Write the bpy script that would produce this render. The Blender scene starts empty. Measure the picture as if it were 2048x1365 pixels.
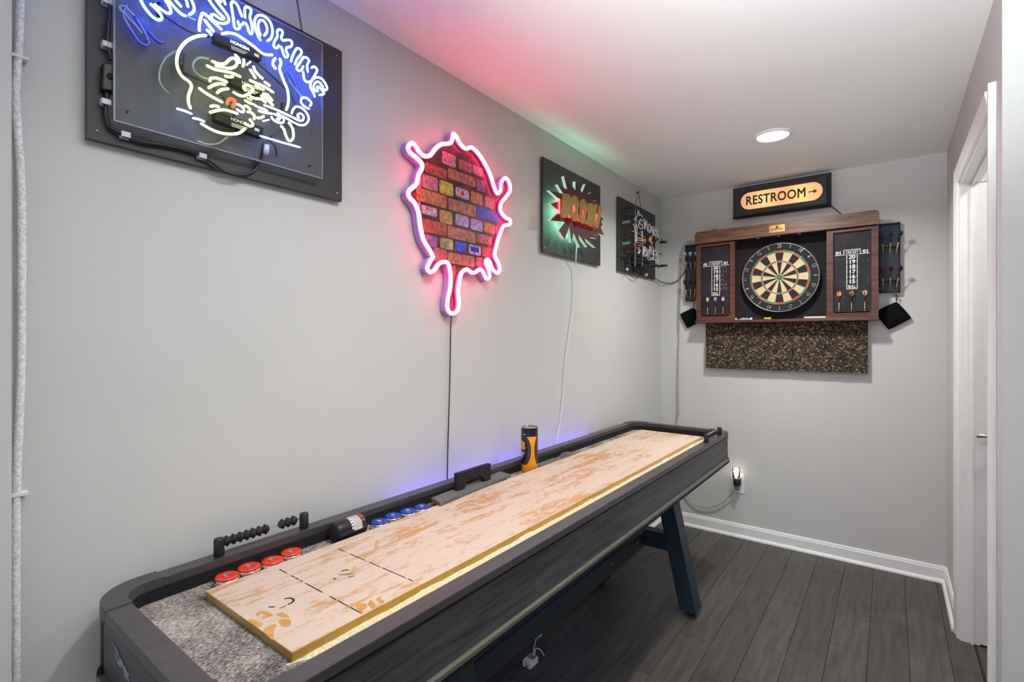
import bpy, bmesh, math, random
from mathutils import Vector, Matrix, Euler
random.seed(7)
PI = math.pi
sc = bpy.context.scene
col = sc.collection

# ------------------------------------------------------------------ camera, world, light, exposure
cam_d = bpy.data.cameras.new('camera'); cam = bpy.data.objects.new('camera', cam_d); col.objects.link(cam)
cam.location = (1.3971, -3.7358, 1.3862); cam.rotation_euler = (PI/2, 0, 0.6468)
cam_d.sensor_width = 36; cam_d.lens = 1000.165*36/2048; cam_d.shift_y = -0.00303; cam_d.clip_start = 0.02
sc.camera = cam
sc.view_settings.view_transform = 'Standard'; sc.view_settings.look = 'None'
sc.view_settings.gamma = 1; sc.view_settings.use_curve_mapping = False
sc.view_settings.exposure = 0.18
W = bpy.data.worlds.new('world'); sc.world = W; W.use_nodes = True
W.node_tree.nodes['Background'].inputs[0].default_value = (0.75, 0.85, 1, 1)
W.node_tree.nodes['Background'].inputs[1].default_value = 0.6

def area(name, loc, rot, size, power, colr=(1, 1, 1), shape='DISK', size_y=None, spread=PI):
    l = bpy.data.lights.new(name, 'AREA'); l.energy = power; l.color = colr; l.shape = shape; l.size = size
    if size_y: l.size_y = size_y
    l.spread = spread
    o = bpy.data.objects.new(name, l); col.objects.link(o); o.location = loc; o.rotation_euler = rot
    return o
# recessed ceiling lamps: the one in view, and those of the open room behind the camera
area('downlight_glow', (0.912, -0.845, 2.428), (0, 0, 0), 0.14, 16.5, (1, 0.995, 0.975), spread=2.6)
area('downlight_glow', (0.93, -2.80, 2.428), (0, 0, 0), 0.14, 8.5, (1, 0.995, 0.975), spread=2.3)
for k, (x, y, p) in enumerate([(2.9, -5.2, 4)]):
    area('room_lamp_glow', (x, y, 2.428), (0, 0, 0), 0.16, p, (1, 0.97, 0.93), spread=2.6)
area('restroom_fill', (2.1, -1.15, 2.42), (0, 0, 0), 0.2, 7, (1, 0.98, 0.95))  # unseen lamp added to brighten the door and jamb
# bluish fill added behind the camera; its window is assumed
area('daylight_fill', (2.1, -7.85, 1.5), (PI/2, 0, 0), 3.2, 26, (0.84, 0.92, 1.0), 'RECTANGLE', 1.8)
area('floor_fill', (2.3, -6.0, 0.03), (PI, 0, 0), 3.6, 22, (0.97, 0.97, 1.0), 'RECTANGLE', 2.6)  # up-facing fill added to brighten the ceiling; no real sun patch

# the photographer's flash, turned up and forward so that it bounces off the ceiling
area('bounce_flash', (1.34, -4.0, 1.5), Vector((0.07, 0.71, 0.70)).to_track_quat('-Z', 'Y').to_euler(), 0.35, 25, (0.93, 1.0, 1), spread=1.34)

# ------------------------------------------------------------------ materials
def mat(name, c, rough=0.5, metal=0.0, var=0.06, vscale=40, bump=0.0, bscale=200, spec=0.5, coat=0, stretch=None, c2=None, sheen=0, lo=0.35, hi=0.65, objrand=0):
    m = bpy.data.materials.new(name); m.use_nodes = True
    nt = m.node_tree; N = nt.nodes; Lk = nt.links; b = N['Principled BSDF']
    b.inputs['Roughness'].default_value = rough; b.inputs['Metallic'].default_value = metal
    b.inputs['Specular IOR Level'].default_value = spec
    if coat: b.inputs['Coat Weight'].default_value = coat; b.inputs['Coat Roughness'].default_value = 0.08
    if sheen: b.inputs['Sheen Weight'].default_value = sheen
    tc = N.new('ShaderNodeTexCoord'); mp = N.new('ShaderNodeMapping')
    Lk.new(tc.outputs['Object'], mp.inputs[0])
    if stretch: mp.inputs['Scale'].default_value = stretch
    no = N.new('ShaderNodeTexNoise'); no.inputs['Scale'].default_value = vscale; no.inputs['Detail'].default_value = 5
    Lk.new(mp.outputs[0], no.inputs['Vector'])
    r = N.new('ShaderNodeValToRGB'); r.color_ramp.elements[0].position = lo; r.color_ramp.elements[1].position = hi
    if c2 is None:
        c2 = tuple(min(1, v*(1+var)) for v in c); c = tuple(v*(1-var) for v in c)
    r.color_ramp.elements[0].color = (*c, 1); r.color_ramp.elements[1].color = (*c2, 1)
    Lk.new(no.outputs['Fac'], r.inputs[0])
    out = r.outputs[0]
    if objrand:
        oi = N.new('ShaderNodeObjectInfo'); mr = N.new('ShaderNodeMapRange'); hs = N.new('ShaderNodeHueSaturation')
        Lk.new(oi.outputs['Random'], mr.inputs[0]); mr.inputs[3].default_value = 1-objrand; mr.inputs[4].default_value = 1+objrand
        Lk.new(mr.outputs[0], hs.inputs['Value']); Lk.new(out, hs.inputs['Color']); out = hs.outputs[0]
    Lk.new(out, b.inputs['Base Color'])
    if bump:
        n2 = N.new('ShaderNodeTexNoise'); n2.inputs['Scale'].default_value = bscale; n2.inputs['Detail'].default_value = 3
        Lk.new(mp.outputs[0], n2.inputs['Vector'])
        bp = N.new('ShaderNodeBump'); bp.inputs['Strength'].default_value = bump; bp.inputs['Distance'].default_value = 0.002
        Lk.new(n2.outputs['Fac'], bp.inputs['Height']); Lk.new(bp.outputs[0], b.inputs['Normal'])
    return m
def emat(name, c, s):
    m = bpy.data.materials.new(name); m.use_nodes = True; b = m.node_tree.nodes['Principled BSDF']
    b.inputs['Base Color'].default_value = (0.6, 0.6, 0.6, 1); b.inputs['Roughness'].default_value = 0.3
    b.inputs['Emission Color'].default_value = (*c, 1); b.inputs['Emission Strength'].default_value = s
    return m
def clear(name, tint=(1, 1, 1), gloss=0.12, rough=0.03, gcol=(1, 1, 1), haze=0):
    m = bpy.data.materials.new(name); m.use_nodes = True; nt = m.node_tree; N = nt.nodes; Lk = nt.links
    N.remove(N['Principled BSDF']); t = N.new('ShaderNodeBsdfTransparent'); t.inputs[0].default_value = (*tint, 1)
    g = N.new('ShaderNodeBsdfGlossy'); g.inputs['Roughness'].default_value = rough; g.inputs[0].default_value = (*gcol, 1)
    fr = N.new('ShaderNodeLayerWeight'); fr.inputs[0].default_value = gloss
    mx = N.new('ShaderNodeMixShader'); Lk.new(fr.outputs['Fresnel'], mx.inputs[0]); Lk.new(t.outputs[0], mx.inputs[1]); Lk.new(g.outputs[0], mx.inputs[2])
    res = mx.outputs[0]
    if haze:    # diffuse haze added to carry the neon's blue halo
        d = N.new('ShaderNodeBsdfDiffuse'); d.inputs[0].default_value = (0.8, 0.8, 0.85, 1); m2 = N.new('ShaderNodeMixShader'); m2.inputs[0].default_value = haze
        no = N.new('ShaderNodeTexNoise'); no.inputs['Scale'].default_value = 25; no.inputs['Detail'].default_value = 8; mr = N.new('ShaderNodeMapRange')
        mr.inputs[1].default_value = 0.3; mr.inputs[2].default_value = 0.8; mr.inputs[3].default_value = haze*0.6; mr.inputs[4].default_value = haze*1.6
        Lk.new(no.outputs['Fac'], mr.inputs[0]); Lk.new(mr.outputs[0], m2.inputs[0]); Lk.new(res, m2.inputs[1]); Lk.new(d.outputs[0], m2.inputs[2]); res = m2.outputs[0]
    Lk.new(res, N['Material Output'].inputs[0])
    return m
M = {}
M['wall'] = mat('greige_paint', (0.585, 0.583, 0.566), 0.55, var=0.012, vscale=3, bump=0.12, bscale=160, spec=0.3)
M['ceil'] = mat('ceiling_paint', (0.86, 0.86, 0.855), 0.8, var=0.01, vscale=3, bump=0.08, bscale=200, spec=0.2)
M['white'] = mat('white_trim_paint', (0.82, 0.82, 0.81), 0.3, var=0.02, vscale=15)
M['plank'] = mat('dark_stained_oak', (0.032, 0.029, 0.0255), 0.42, vscale=5, stretch=(9, 0.9, 4), c2=(0.088, 0.079, 0.068), bump=0.25, bscale=45, lo=0.25, hi=0.8, objrand=0.22)
M['subfloor'] = mat('floor_joint_dark', (0.01, 0.009, 0.008), 0.9)
M['bath_floor'] = mat('olive_vinyl_floor', (0.05, 0.05, 0.025), 0.5)
M['rail'] = mat('rail_charcoal_laminate', (0.056, 0.050, 0.054), 0.32, var=0.12, vscale=60, stretch=(1, .05, 1))
M['cap'] = mat('corner_cap_plastic', (0.055, 0.055, 0.057), 0.42, var=0.03, vscale=50)
M['panel'] = mat('ash_grain_dark_laminate', (0.026, 0.026, 0.031), 0.42, vscale=9, stretch=(1, 0.7, 14), c2=(0.092, 0.088, 0.100), lo=0.3, hi=0.72)
M['black'] = mat('black_plastic', (0.012, 0.012, 0.013), 0.4, var=0.1)
M['blackmatte'] = mat('black_matte', (0.008, 0.008, 0.009), 0.75, var=0.1)
M['leg'] = mat('leg_black_teal_light', (0.011, 0.028, 0.042), 0.4, var=0.3, vscale=180, bump=0.15, bscale=350)  # black legs; the bluish light on them is put into the colour
M['legside'] = M['leg']
M['carpet'] = None
M['board'] = mat('charcoal_board', (0.030, 0.030, 0.033), 0.5, var=0.08, vscale=20, bump=0.05, bscale=300)
M['chrome'] = mat('chrome', (0.85, 0.85, 0.87), 0.08, 1.0, var=0.01)
M['steel'] = mat('satin_steel', (0.55, 0.53, 0.50), 0.25, 1.0, var=0.03)
M['red'] = mat('red_puck_cap', (0.75, 0.045, 0.012), 0.3, var=0.08)
M['bluecap'] = mat('blue_puck_cap', (0.01, 0.055, 0.36), 0.25, var=0.15, vscale=80)
M['wood'] = mat('cabinet_mahogany', (0.050, 0.016, 0.009), 0.38, vscale=7, stretch=(1, 1, 9), c2=(0.150, 0.050, 0.024), lo=0.3, hi=0.75)
M['woodh'] = mat('cabinet_oak_header', (0.070, 0.029, 0.015), 0.36, vscale=6, stretch=(1.2, 1, 13), c2=(0.24, 0.125, 0.062), lo=0.3, hi=0.75)
M['brass'] = mat('brass', (0.75, 0.52, 0.16), 0.25, 1.0, var=0.1, vscale=120)
M['felt'] = mat('black_felt', (0.012, 0.012, 0.014), 0.95, var=0.2, vscale=300)
M['chalkboard'] = mat('dark_chalkboard', (0.022, 0.021, 0.028), 0.33, var=0.25, vscale=14, spec=0.22)
M['print'] = mat('white_print', (0.75, 0.74, 0.70), 0.6, var=0.03)
M['ink'] = mat('black_ink', (0.012, 0.01, 0.008), 0.5)
M['brownink'] = mat('brown_ink', (0.05, 0.022, 0.003), 0.5)
M['sisal_b'] = mat('sisal_black', (0.010, 0.010, 0.010), 0.9, c2=(0.05, 0.05, 0.048), vscale=220, bump=0.4, bscale=600, lo=0.45, hi=0.75)
M['sisal_c'] = mat('sisal_cream', (0.55, 0.39, 0.20), 0.9, c2=(0.78, 0.60, 0.36), vscale=320, bump=0.4, bscale=600)
M['sisal_r'] = mat('sisal_red', (0.50, 0.055, 0.022), 0.9, var=0.2, vscale=300)
M['sisal_g'] = mat('sisal_green', (0.008, 0.20, 0.055), 0.9, var=0.2, vscale=300)
M['wire'] = mat('spider_wire', (0.75, 0.74, 0.68), 0.3, 0.6, var=0.02)
M['cable_w'] = mat('white_cable', (0.75, 0.75, 0.76), 0.45, var=0.03)
M['cable_k'] = mat('black_cable', (0.01, 0.01, 0.01), 0.35, var=0.05)
M['cable_g'] = mat('grey_braided_cable', (0.16, 0.16, 0.15), 0.5, c2=(0.62, 0.62, 0.60), vscale=260, lo=0.45, hi=0.55)
M['cable_b'] = mat('white_braided_rope', (0.62, 0.62, 0.65), 0.7, c2=(0.86, 0.86, 0.88), vscale=180, lo=0.4, hi=0.6)
M['lacquer'] = mat('amber_lacquered_maple_edge', (0.38, 0.20, 0.012), 0.18, c2=(0.50, 0.28, 0.022), vscale=8, stretch=(1, 0.6, 10), coat=0.6)
M['velvet'] = mat('black_velvet', (0.004, 0.005, 0.005), 0.97, var=0.1, spec=0.1)
M['gold'] = mat('gold_painted_letter', (0.27, 0.165, 0.010), 0.5, c2=(0.36, 0.235, 0.025), vscale=60)
M['maroon'] = mat('maroon_burst_face', (0.075, 0.026, 0.026), 0.6, var=0.1)
M['mint'] = emat('lit_mint_burst_edge', (0.36, 0.80, 0.52), 0.42); M['paleg'] = mat('green_lit_plastic', (0.16, 0.22, 0.18), 0.5)  # paleg: green light on the support blocks is put into the colour
M['glass_tube'] = mat('unlit_white_glass_tube', (0.62, 0.63, 0.64), 0.15, var=0.03, coat=0.5)
M['glass_red'] = mat('unlit_red_glass_tube', (0.70, 0.07, 0.035), 0.2, var=0.05, coat=0.5)
M['glass_amber'] = mat('unlit_amber_glass_tube', (0.80, 0.38, 0.04), 0.2, var=0.05, coat=0.5)
M['glass_clear'] = mat('clear_glass_return', (0.20, 0.26, 0.20), 0.08, var=0.05, coat=1)
M['acrylic'] = clear('clear_acrylic', (0.93, 0.93, 0.97), 0.12, 0.05, haze=0.045)
M['acrylic_edge'] = mat('acrylic_edge_highlight', (0.22, 0.22, 0.27), 0.2, var=0.02)  # paler tone stands for light caught by the panel's edge
M['clip'] = mat('clear_cable_clip', (0.62, 0.63, 0.68), 0.3, var=0.03)
M['orange'] = mat('orange_label', (0.90, 0.33, 0.01), 0.35, var=0.04)
M['yellow'] = mat('yellow_chalk', (0.80, 0.62, 0.08), 0.8)
M['navy'] = mat('navy_can', (0.010, 0.012, 0.022), 0.3, var=0.1)
M['greycan'] = mat('grey_can_oval', (0.045, 0.038, 0.036), 0.4, var=0.1)
M['grey'] = mat('grey_plastic', (0.2, 0.2, 0.2), 0.5)
M['labelw'] = mat('paper_label', (0.62, 0.58, 0.60), 0.5, var=0.03)
# neon gas tubes, leds and lamps: the things that give off light
M['n_blue'] = emat('blue_neon', (0.060, 0.14, 1.0), 24.0)
M['n_deepblue'] = emat('deep_blue_neon', (0.07, 0.22, 1.0), 12.0)
M['n_white'] = emat('ice_white_neon', (0.55, 0.72, 1.0), 2.6)
M['n_cream'] = emat('lime_white_neon', (0.86, 1.0, 0.24), 3.0)
M['n_orange'] = emat('orange_neon', (1.0, 0.14, 0.035), 1.1); M['n_orange'].node_tree.nodes['Principled BSDF'].inputs['Base Color'].default_value = (0.5, 0.08, 0.03, 1)
M['n_pink'] = emat('red_pink_neon', (1.0, 0.05, 0.15), 15.0)
M['l_green'] = emat('green_led', (0.34, 1.0, 0.62), 50.0)
M['l_red'] = emat('red_led', (1.0, 0.012, 0.018), 16.0)
M['l_violet'] = emat('violet_led', (0.17, 0.10, 1.0), 34.0)
M['lamp'] = emat('lamp_lens', (1.0, 0.98, 0.95), 6.0)
M['night'] = emat('night_light_bulb', (1.0, 0.95, 0.82), 3.5)

# carpet of the gutter: black pile with pale wax powder caught in it, thicker at the near end
def bed_mat():
    m = bpy.data.materials.new('powdered_grey_carpet'); m.use_nodes = True; nt = m.node_tree; N = nt.nodes; L = nt.links
    b = N['Principled BSDF']; b.inputs['Roughness'].default_value = 0.95; tc = N.new('ShaderNodeTexCoord')
    def noise(sc_, det, st=(1, 1, 1)):
        mp = N.new('ShaderNodeMapping'); mp.inputs['Scale'].default_value = st; mp.inputs['Rotation'].default_value = (0, 0, 0.5); L.new(tc.outputs['Object'], mp.inputs[0])
        n = N.new('ShaderNodeTexNoise'); n.inputs['Scale'].default_value = sc_; n.inputs['Detail'].default_value = det; n.inputs['Roughness'].default_value = 0.65; L.new(mp.outputs[0], n.inputs['Vector']); return n.outputs['Fac']
    def mth(op, a, c):
        k = N.new('ShaderNodeMath'); k.operation = op
        for i, v in enumerate((a, c)):
            if isinstance(v, (int, float)): k.inputs[i].default_value = v
            else: L.new(v, k.inputs[i])
        return k.outputs[0]
    fine = noise(250, 6, (1, 0.5, 1)); big = noise(8, 4)
    sx = N.new('ShaderNodeSeparateXYZ'); L.new(tc.outputs['Object'], sx.inputs[0])
    g = N.new('ShaderNodeMapRange'); g.inputs[1].default_value = -3.25; g.inputs[2].default_value = -2.95; g.inputs[3].default_value = 0.14; g.inputs[4].default_value = -0.03; L.new(sx.outputs['Y'], g.inputs[0])
    v = mth('ADD', mth('ADD', fine, mth('MULTIPLY', mth('SUBTRACT', big, 0.5), 0.6)), g.outputs[0])
    r = N.new('ShaderNodeValToRGB'); e = r.color_ramp.elements; e[0].position = 0.33; e[0].color = (0.05, 0.048, 0.043, 1); e[1].position = 0.70; e[1].color = (0.68, 0.64, 0.57, 1)
    x = e.new(0.50); x.color = (0.30, 0.26, 0.235, 1)
    L.new(v, r.inputs[0]); L.new(r.outputs[0], b.inputs['Base Color'])
    bp = N.new('ShaderNodeBump'); bp.inputs['Strength'].default_value = 0.6; bp.inputs['Distance'].default_value = 0.003; L.new(fine, bp.inputs['Height']); L.new(bp.outputs[0], b.inputs['Normal'])
    return m
def powder_mat(name, dark, light, t0, t1, scale):
    m = mat(name, dark, 0.95, c2=light, vscale=scale, bump=0.8, bscale=500, lo=t0, hi=t1)
    return m
M['bed'] = bed_mat()
M['drift'] = mat('amber_lit_wax_powder', (0.56, 0.49, 0.29), 0.9, c2=(0.76, 0.68, 0.43), vscale=150, bump=0.6, bscale=300)  # powder, with the amber edge's yellow reflection put into its colour
M['lining'] = powder_mat('black_carpet_lining', (0.006, 0.006, 0.007), (0.04, 0.04, 0.04), 0.55, 0.85, 320)
# play board: maple under amber lacquer, powdered with wax that has been swept along the board
def board_mat():
    m = bpy.data.materials.new('powdered_maple_board'); m.use_nodes = True; nt = m.node_tree; N = nt.nodes; L = nt.links
    b = N['Principled BSDF']; tc = N.new('ShaderNodeTexCoord')
    def noise(scale, sv, det=6, dist=0.0):
        mp = N.new('ShaderNodeMapping'); mp.inputs['Scale'].default_value = sv; L.new(tc.outputs['Object'], mp.inputs[0])
        n = N.new('ShaderNodeTexNoise'); n.inputs['Scale'].default_value = scale; n.inputs['Detail'].default_value = det
        n.inputs['Distortion'].default_value = dist; n.inputs['Roughness'].default_value = 0.62; L.new(mp.outputs[0], n.inputs['Vector']); return n
    big = noise(7, (1.0, 0.34, 1), 8, 0.9); fine = noise(70, (1, 0.45, 1), 5, 0.4); streak = noise(16, (1.6, 0.16, 1), 7, 1.2)
    sx = N.new('ShaderNodeSeparateXYZ'); L.new(tc.outputs['Object'], sx.inputs[0])
    g = N.new('ShaderNodeMapRange'); g.inputs[1].default_value = -3.25; g.inputs[2].default_value = -2.55; g.inputs[3].default_value = 0.25; g.inputs[4].default_value = -0.035
    L.new(sx.outputs['Y'], g.inputs[0])
    def mth(op, a, c): 
        k = N.new('ShaderNodeMath'); k.operation = op
        for i, v in enumerate((a, c)):
            if isinstance(v, (int, float)): k.inputs[i].default_value = v
            else: L.new(v, k.inputs[i])
        return k.outputs[0]
    gx = N.new('ShaderNodeMapRange'); gx.inputs[1].default_value = 0.30; gx.inputs[2].default_value = 0.52; gx.inputs[3].default_value = 0.0; gx.inputs[4].default_value = 1.0
    L.new(sx.outputs['X'], gx.inputs[0])
    v = mth('ADD', mth('MULTIPLY', big.outputs['Fac'], 0.5), mth('MULTIPLY', streak.outputs['Fac'], 0.5))
    v = mth('ADD', v, mth('MULTIPLY', mth('SUBTRACT', fine.outputs['Fac'], 0.5), 0.32))
    v = mth('ADD', v, mth('MULTIPLY', g.outputs[0], mth('ADD', 0.45, mth('MULTIPLY', gx.outputs[0], 0.60))))
    r = N.new('ShaderNodeValToRGB'); e = r.color_ramp.elements
    e[0].position = 0.0; e[0].color = (0.60, 0.495, 0.41, 1); e[1].position = 0.495; e[1].color = (0.58, 0.455, 0.355, 1)
    x = e.new(0.565); x.color = (0.48, 0.29, 0.15, 1); x = e.new(0.615); x.color = (0.56, 0.27, 0.045, 1)
    L.new(v, r.inputs[0]); L.new(r.outputs[0], b.inputs['Base Color'])
    rr = N.new('ShaderNodeMapRange'); rr.inputs[1].default_value = 0.52; rr.inputs[2].default_value = 0.66; rr.inputs[3].default_value = 0.75; rr.inputs[4].default_value = 0.2
    L.new(v, rr.inputs[0]); L.new(rr.outputs[0], b.inputs['Roughness'])
    return m
M['playboard'] = board_mat()
def cork_mat():
    m = bpy.data.materials.new('dark_granulated_cork'); m.use_nodes = True; nt = m.node_tree; N = nt.nodes; L = nt.links
    b = N['Principled BSDF']; tc = N.new('ShaderNodeTexCoord'); vo = N.new('ShaderNodeTexVoronoi'); vo.inputs['Scale'].default_value = 95
    L.new(tc.outputs['Object'], vo.inputs['Vector']); r = N.new('ShaderNodeValToRGB'); sp = N.new('ShaderNodeSeparateColor')
    L.new(vo.outputs['Color'], sp.inputs[0]); L.new(sp.outputs[0], r.inputs[0]); e = r.color_ramp.elements
    e[0].color = (0.006, 0.005, 0.004, 1); e[1].color = (0.30, 0.21, 0.11, 1); x = e.new(0.35); x.color = (0.035, 0.024, 0.015, 1); x = e.new(0.8); x.color = (0.10, 0.07, 0.04, 1)
    L.new(r.outputs[0], b.inputs['Base Color']); b.inputs['Roughness'].default_value = 0.85
    bp = N.new('ShaderNodeBump'); bp.inputs['Strength'].default_value = 0.7; bp.inputs['Distance'].default_value = 0.003
    L.new(vo.outputs['Distance'], bp.inputs['Height']); L.new(bp.outputs[0], b.inputs['Normal'])
    return m
M['cork'] = cork_mat()
# back-lit glass of the restroom sign: two bulbs glow through amber glass
def lit_glass():
    m = bpy.data.materials.new('backlit_amber_glass'); m.use_nodes = True; nt = m.node_tree; N = nt.nodes; L = nt.links
    b = N['Principled BSDF']; b.inputs['Base Color'].default_value = (0.75, 0.45, 0.25, 1); b.inputs['Roughness'].default_value = 0.12
    tc = N.new('ShaderNodeTexCoord'); tot = None
    for cx in (-0.09, 0.12):
        d = N.new('ShaderNodeVectorMath'); d.operation = 'DISTANCE'; d.inputs[1].default_value = (cx, 0, 0.105); L.new(tc.outputs['Object'], d.inputs[0])
        mr = N.new('ShaderNodeMapRange'); mr.interpolation_type = 'SMOOTHERSTEP'; mr.inputs[1].default_value = 0.03; mr.inputs[2].default_value = 0.15; mr.inputs[3].default_value = 1; mr.inputs[4].default_value = 0
        L.new(d.outputs['Value'], mr.inputs[0])
        if tot is None: tot = mr.outputs[0]
        else:
            a = N.new('ShaderNodeMath'); a.operation = 'ADD'; L.new(tot, a.inputs[0]); L.new(mr.outputs[0], a.inputs[1]); tot = a.outputs[0]
    r = N.new('ShaderNodeValToRGB'); e = r.color_ramp.elements; e[0].color = (0.62, 0.28, 0.15, 1); e[1].color = (1.0, 0.78, 0.30, 1)
    x = e.new(0.5); x.color = (0.80, 0.46, 0.14, 1)
    L.new(tot, r.inputs[0]); L.new(r.outputs[0], b.inputs['Emission Color']); b.inputs['Emission Strength'].default_value = 0.85
    return m
M['litglass'] = lit_glass()
BR = {'pink': (0.50, 0.16, 0.26), 'dpink': (0.34, 0.09, 0.11), 'red': (0.36, 0.07, 0.045), 'brown': (0.36, 0.13, 0.085), 'purple': (0.22, 0.09, 0.28),
      'yellow': (0.50, 0.42, 0.05), 'pale': (0.50, 0.32, 0.46), 'orange': (0.46, 0.15, 0.06), 'blue': (0.035, 0.07, 0.60), 'ochre': (0.38, 0.24, 0.06),
      'lav': (0.36, 0.26, 0.56), 'stripe': (0.40, 0.38, 0.18)}
for k, c in BR.items():
    M['br_'+k] = mat('printed_brick_'+k, tuple(v*0.55 for v in c), 0.4, c2=tuple(min(1, v*1.35) for v in c), vscale=70)
M['brickback'] = mat('mortar_red_glow', (0.022, 0.014, 0.014), 0.35, c2=(0.22, 0.01, 0.03), vscale=22, lo=0.45, hi=0.8)  # red blotches paint the neon's glow into the dark mortar
M['splash_edge'] = mat('milky_acrylic_edge', (0.42, 0.22, 0.60), 0.35, var=0.05)

# ------------------------------------------------------------------ mesh helpers
class MB:
    def __init__(s): s.v = []; s.f = []; s.sm = []
    def add(s, vs, fs, smooth=False):
        o = len(s.v); s.v += [tuple(p) for p in vs]; s.f += [tuple(i+o for i in f) for f in fs]; s.sm += [smooth]*len(fs); return s
    def box(s, x0, y0, z0, x1, y1, z1):
        x0, x1 = min(x0, x1), max(x0, x1); y0, y1 = min(y0, y1), max(y0, y1); z0, z1 = min(z0, z1), max(z0, z1)
        return s.add([(x0,y0,z0),(x1,y0,z0),(x1,y1,z0),(x0,y1,z0),(x0,y0,z1),(x1,y0,z1),(x1,y1,z1),(x0,y1,z1)],
            [(0,3,2,1),(4,5,6,7),(0,1,5,4),(1,2,6,5),(2,3,7,6),(3,0,4,7)])
    def prism(s, poly, vec, caps=True):
        n = len(poly); a = [Vector(p) for p in poly]; b = [p+Vector(vec) for p in a]
        fs = [(i, (i+1) % n, n+(i+1) % n, n+i) for i in range(n)]
        if caps: fs += [tuple(range(n-1, -1, -1)), tuple(range(n, 2*n))]
        return s.add(a+b, fs)
    def ringplate(s, outer, inner, vec):
        n = len(outer); V = [Vector(p) for p in outer+inner]; W2 = [p+Vector(vec) for p in V]; fs = []
        for i in range(n):
            j = (i+1) % n
            fs += [(i, j, n+j, n+i), (2*n+i, 3*n+i, 3*n+j, 2*n+j), (i, 2*n+i, 2*n+j, j), (n+i, n+j, 3*n+j, 3*n+i)]
        return s.add(V+W2, fs)
    def tube(s, pts, r, n=8, closed=False, caps=True):
        P = [Vector(p) for p in pts]; K = len(P); rs = r if isinstance(r, (list, tuple)) else [r]*K
        vs = []; up = None
        for i, p in enumerate(P):
            a = P[(i-1) % K] if (closed or i > 0) else p; c = P[(i+1) % K] if (closed or i < K-1) else p
            t = (c-a); t = t.normalized() if t.length > 1e-9 else Vector((0, 0, 1))
            if up is None:
                up = Vector((1, 0, 0)) if abs(t.x) < 0.8 else Vector((0, 0, 1))
            u = (up - t*up.dot(t))
            if u.length < 1e-6: u = t.orthogonal()
            u.normalize(); w = t.cross(u); up = u
            for k in range(n):
                an = 2*PI*k/n; vs.append(p + (u*math.cos(an)+w*math.sin(an))*rs[i])
        fs = []
        for i in range(K if closed else K-1):
            j = (i+1) % K
            for k in range(n):
                fs.append((i*n+k, i*n+(k+1) % n, j*n+(k+1) % n, j*n+k))
        s.add(vs, fs, True)
        if caps and not closed:
            o = len(s.v)-len(vs)
            s.f += [tuple(o+k for k in range(n-1, -1, -1)), tuple(o+(K-1)*n+k for k in range(n))]; s.sm += [False]*2
        return s
    def cyl(s, p0, p1, r0, r1=None, n=24, caps=True):
        r1 = r0 if r1 is None else r1
        return s.tube([p0, p1], [r0, r1], n, caps=caps)
    def lathe(s, c, prof, n=32, axis='z'):
        vs = []; fs = []
        for r, h in prof:
            for k in range(n):
                a = 2*PI*k/n; x, y = r*math.cos(a), r*math.sin(a)
                vs.append({'z': (c[0]+x, c[1]+y, c[2]+h), 'y': (c[0]+x, c[1]+h, c[2]+y), 'x': (c[0]+h, c[1]+x, c[2]+y)}[axis])
        for i in range(len(prof)-1):
            for k in range(n): fs.append((i*n+k, i*n+(k+1) % n, (i+1)*n+(k+1) % n, (i+1)*n+k))
        s.add(vs, fs, True); o = len(s.v)-len(vs)
        if prof[0][0] > 1e-6: s.f.append(tuple(o+k for k in range(n-1, -1, -1))); s.sm.append(False)
        if prof[-1][0] > 1e-6: s.f.append(tuple(o+(len(prof)-1)*n+k for k in range(n))); s.sm.append(False)
        return s
def smooth_path(pts, sub=5, closed=False):
    P = [Vector(p) for p in pts]; n = len(P); out = []
    if n < 3 and not closed: return P
    rng = range(n) if closed else range(n-1)
    for i in rng:
        p0 = P[(i-1) % n] if (closed or i > 0) else P[0]; p1 = P[i]; p2 = P[(i+1) % n]; p3 = P[(i+2) % n] if (closed or i+2 < n) else P[-1]
        for k in range(sub):
            t = k/sub
            out.append(0.5*((2*p1)+(p2-p0)*t+(2*p0-5*p1+4*p2-p3)*t*t+(3*p1-p0-3*p2+p3)*t**3))
    if not closed: out.append(P[-1])
    return out
def wloc(o):
    l = Vector((0, 0, 0))
    while o is not None: l += o.location; o = o.parent
    return l
def mk(name, mb, m, parent=None, bevel=0, label=None, local=False, fixn=True):
    me = bpy.data.meshes.new(name); off = Vector((0, 0, 0)) if (parent is None or local) else wloc(parent)
    me.from_pydata([Vector(v)-off for v in mb.v], [], mb.f)
    me.polygons.foreach_set('use_smooth', mb.sm)
    bm = bmesh.new(); bm.from_mesh(me)
    if fixn: bmesh.ops.recalc_face_normals(bm, faces=bm.faces)
    if bevel:
        ed = [e for e in bm.edges if len(e.link_faces) == 2 and e.calc_face_angle(0) > 0.6]
        bmesh.ops.bevel(bm, geom=ed, offset=bevel, segments=2, affect='EDGES', profile=0.6, clamp_overlap=True)
    bm.to_mesh(me); bm.free(); me.update()
    me.materials.append(m if not isinstance(m, str) else M[m])
    o = bpy.data.objects.new(name, me); col.objects.link(o)
    if parent is not None: o.parent = parent
    if label: o['label'] = label
    return o
def thing(name, label, cat, loc=(0, 0, 0), group=None):
    o = bpy.data.objects.new(name, None); col.objects.link(o); o.location = loc; o.empty_display_size = 0.05
    o['label'] = label; o['category'] = cat
    if group: o['group'] = group
    return o
def tag(o, label, cat, group=None):
    o['label'] = label; o['category'] = cat
    if group: o['group'] = group
    return o
def struct(name, mb, m, parent=None, bevel=0):
    o = mk(name, mb, m, parent, bevel)
    if parent is None: o['kind'] = 'structure'
    return o
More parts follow.
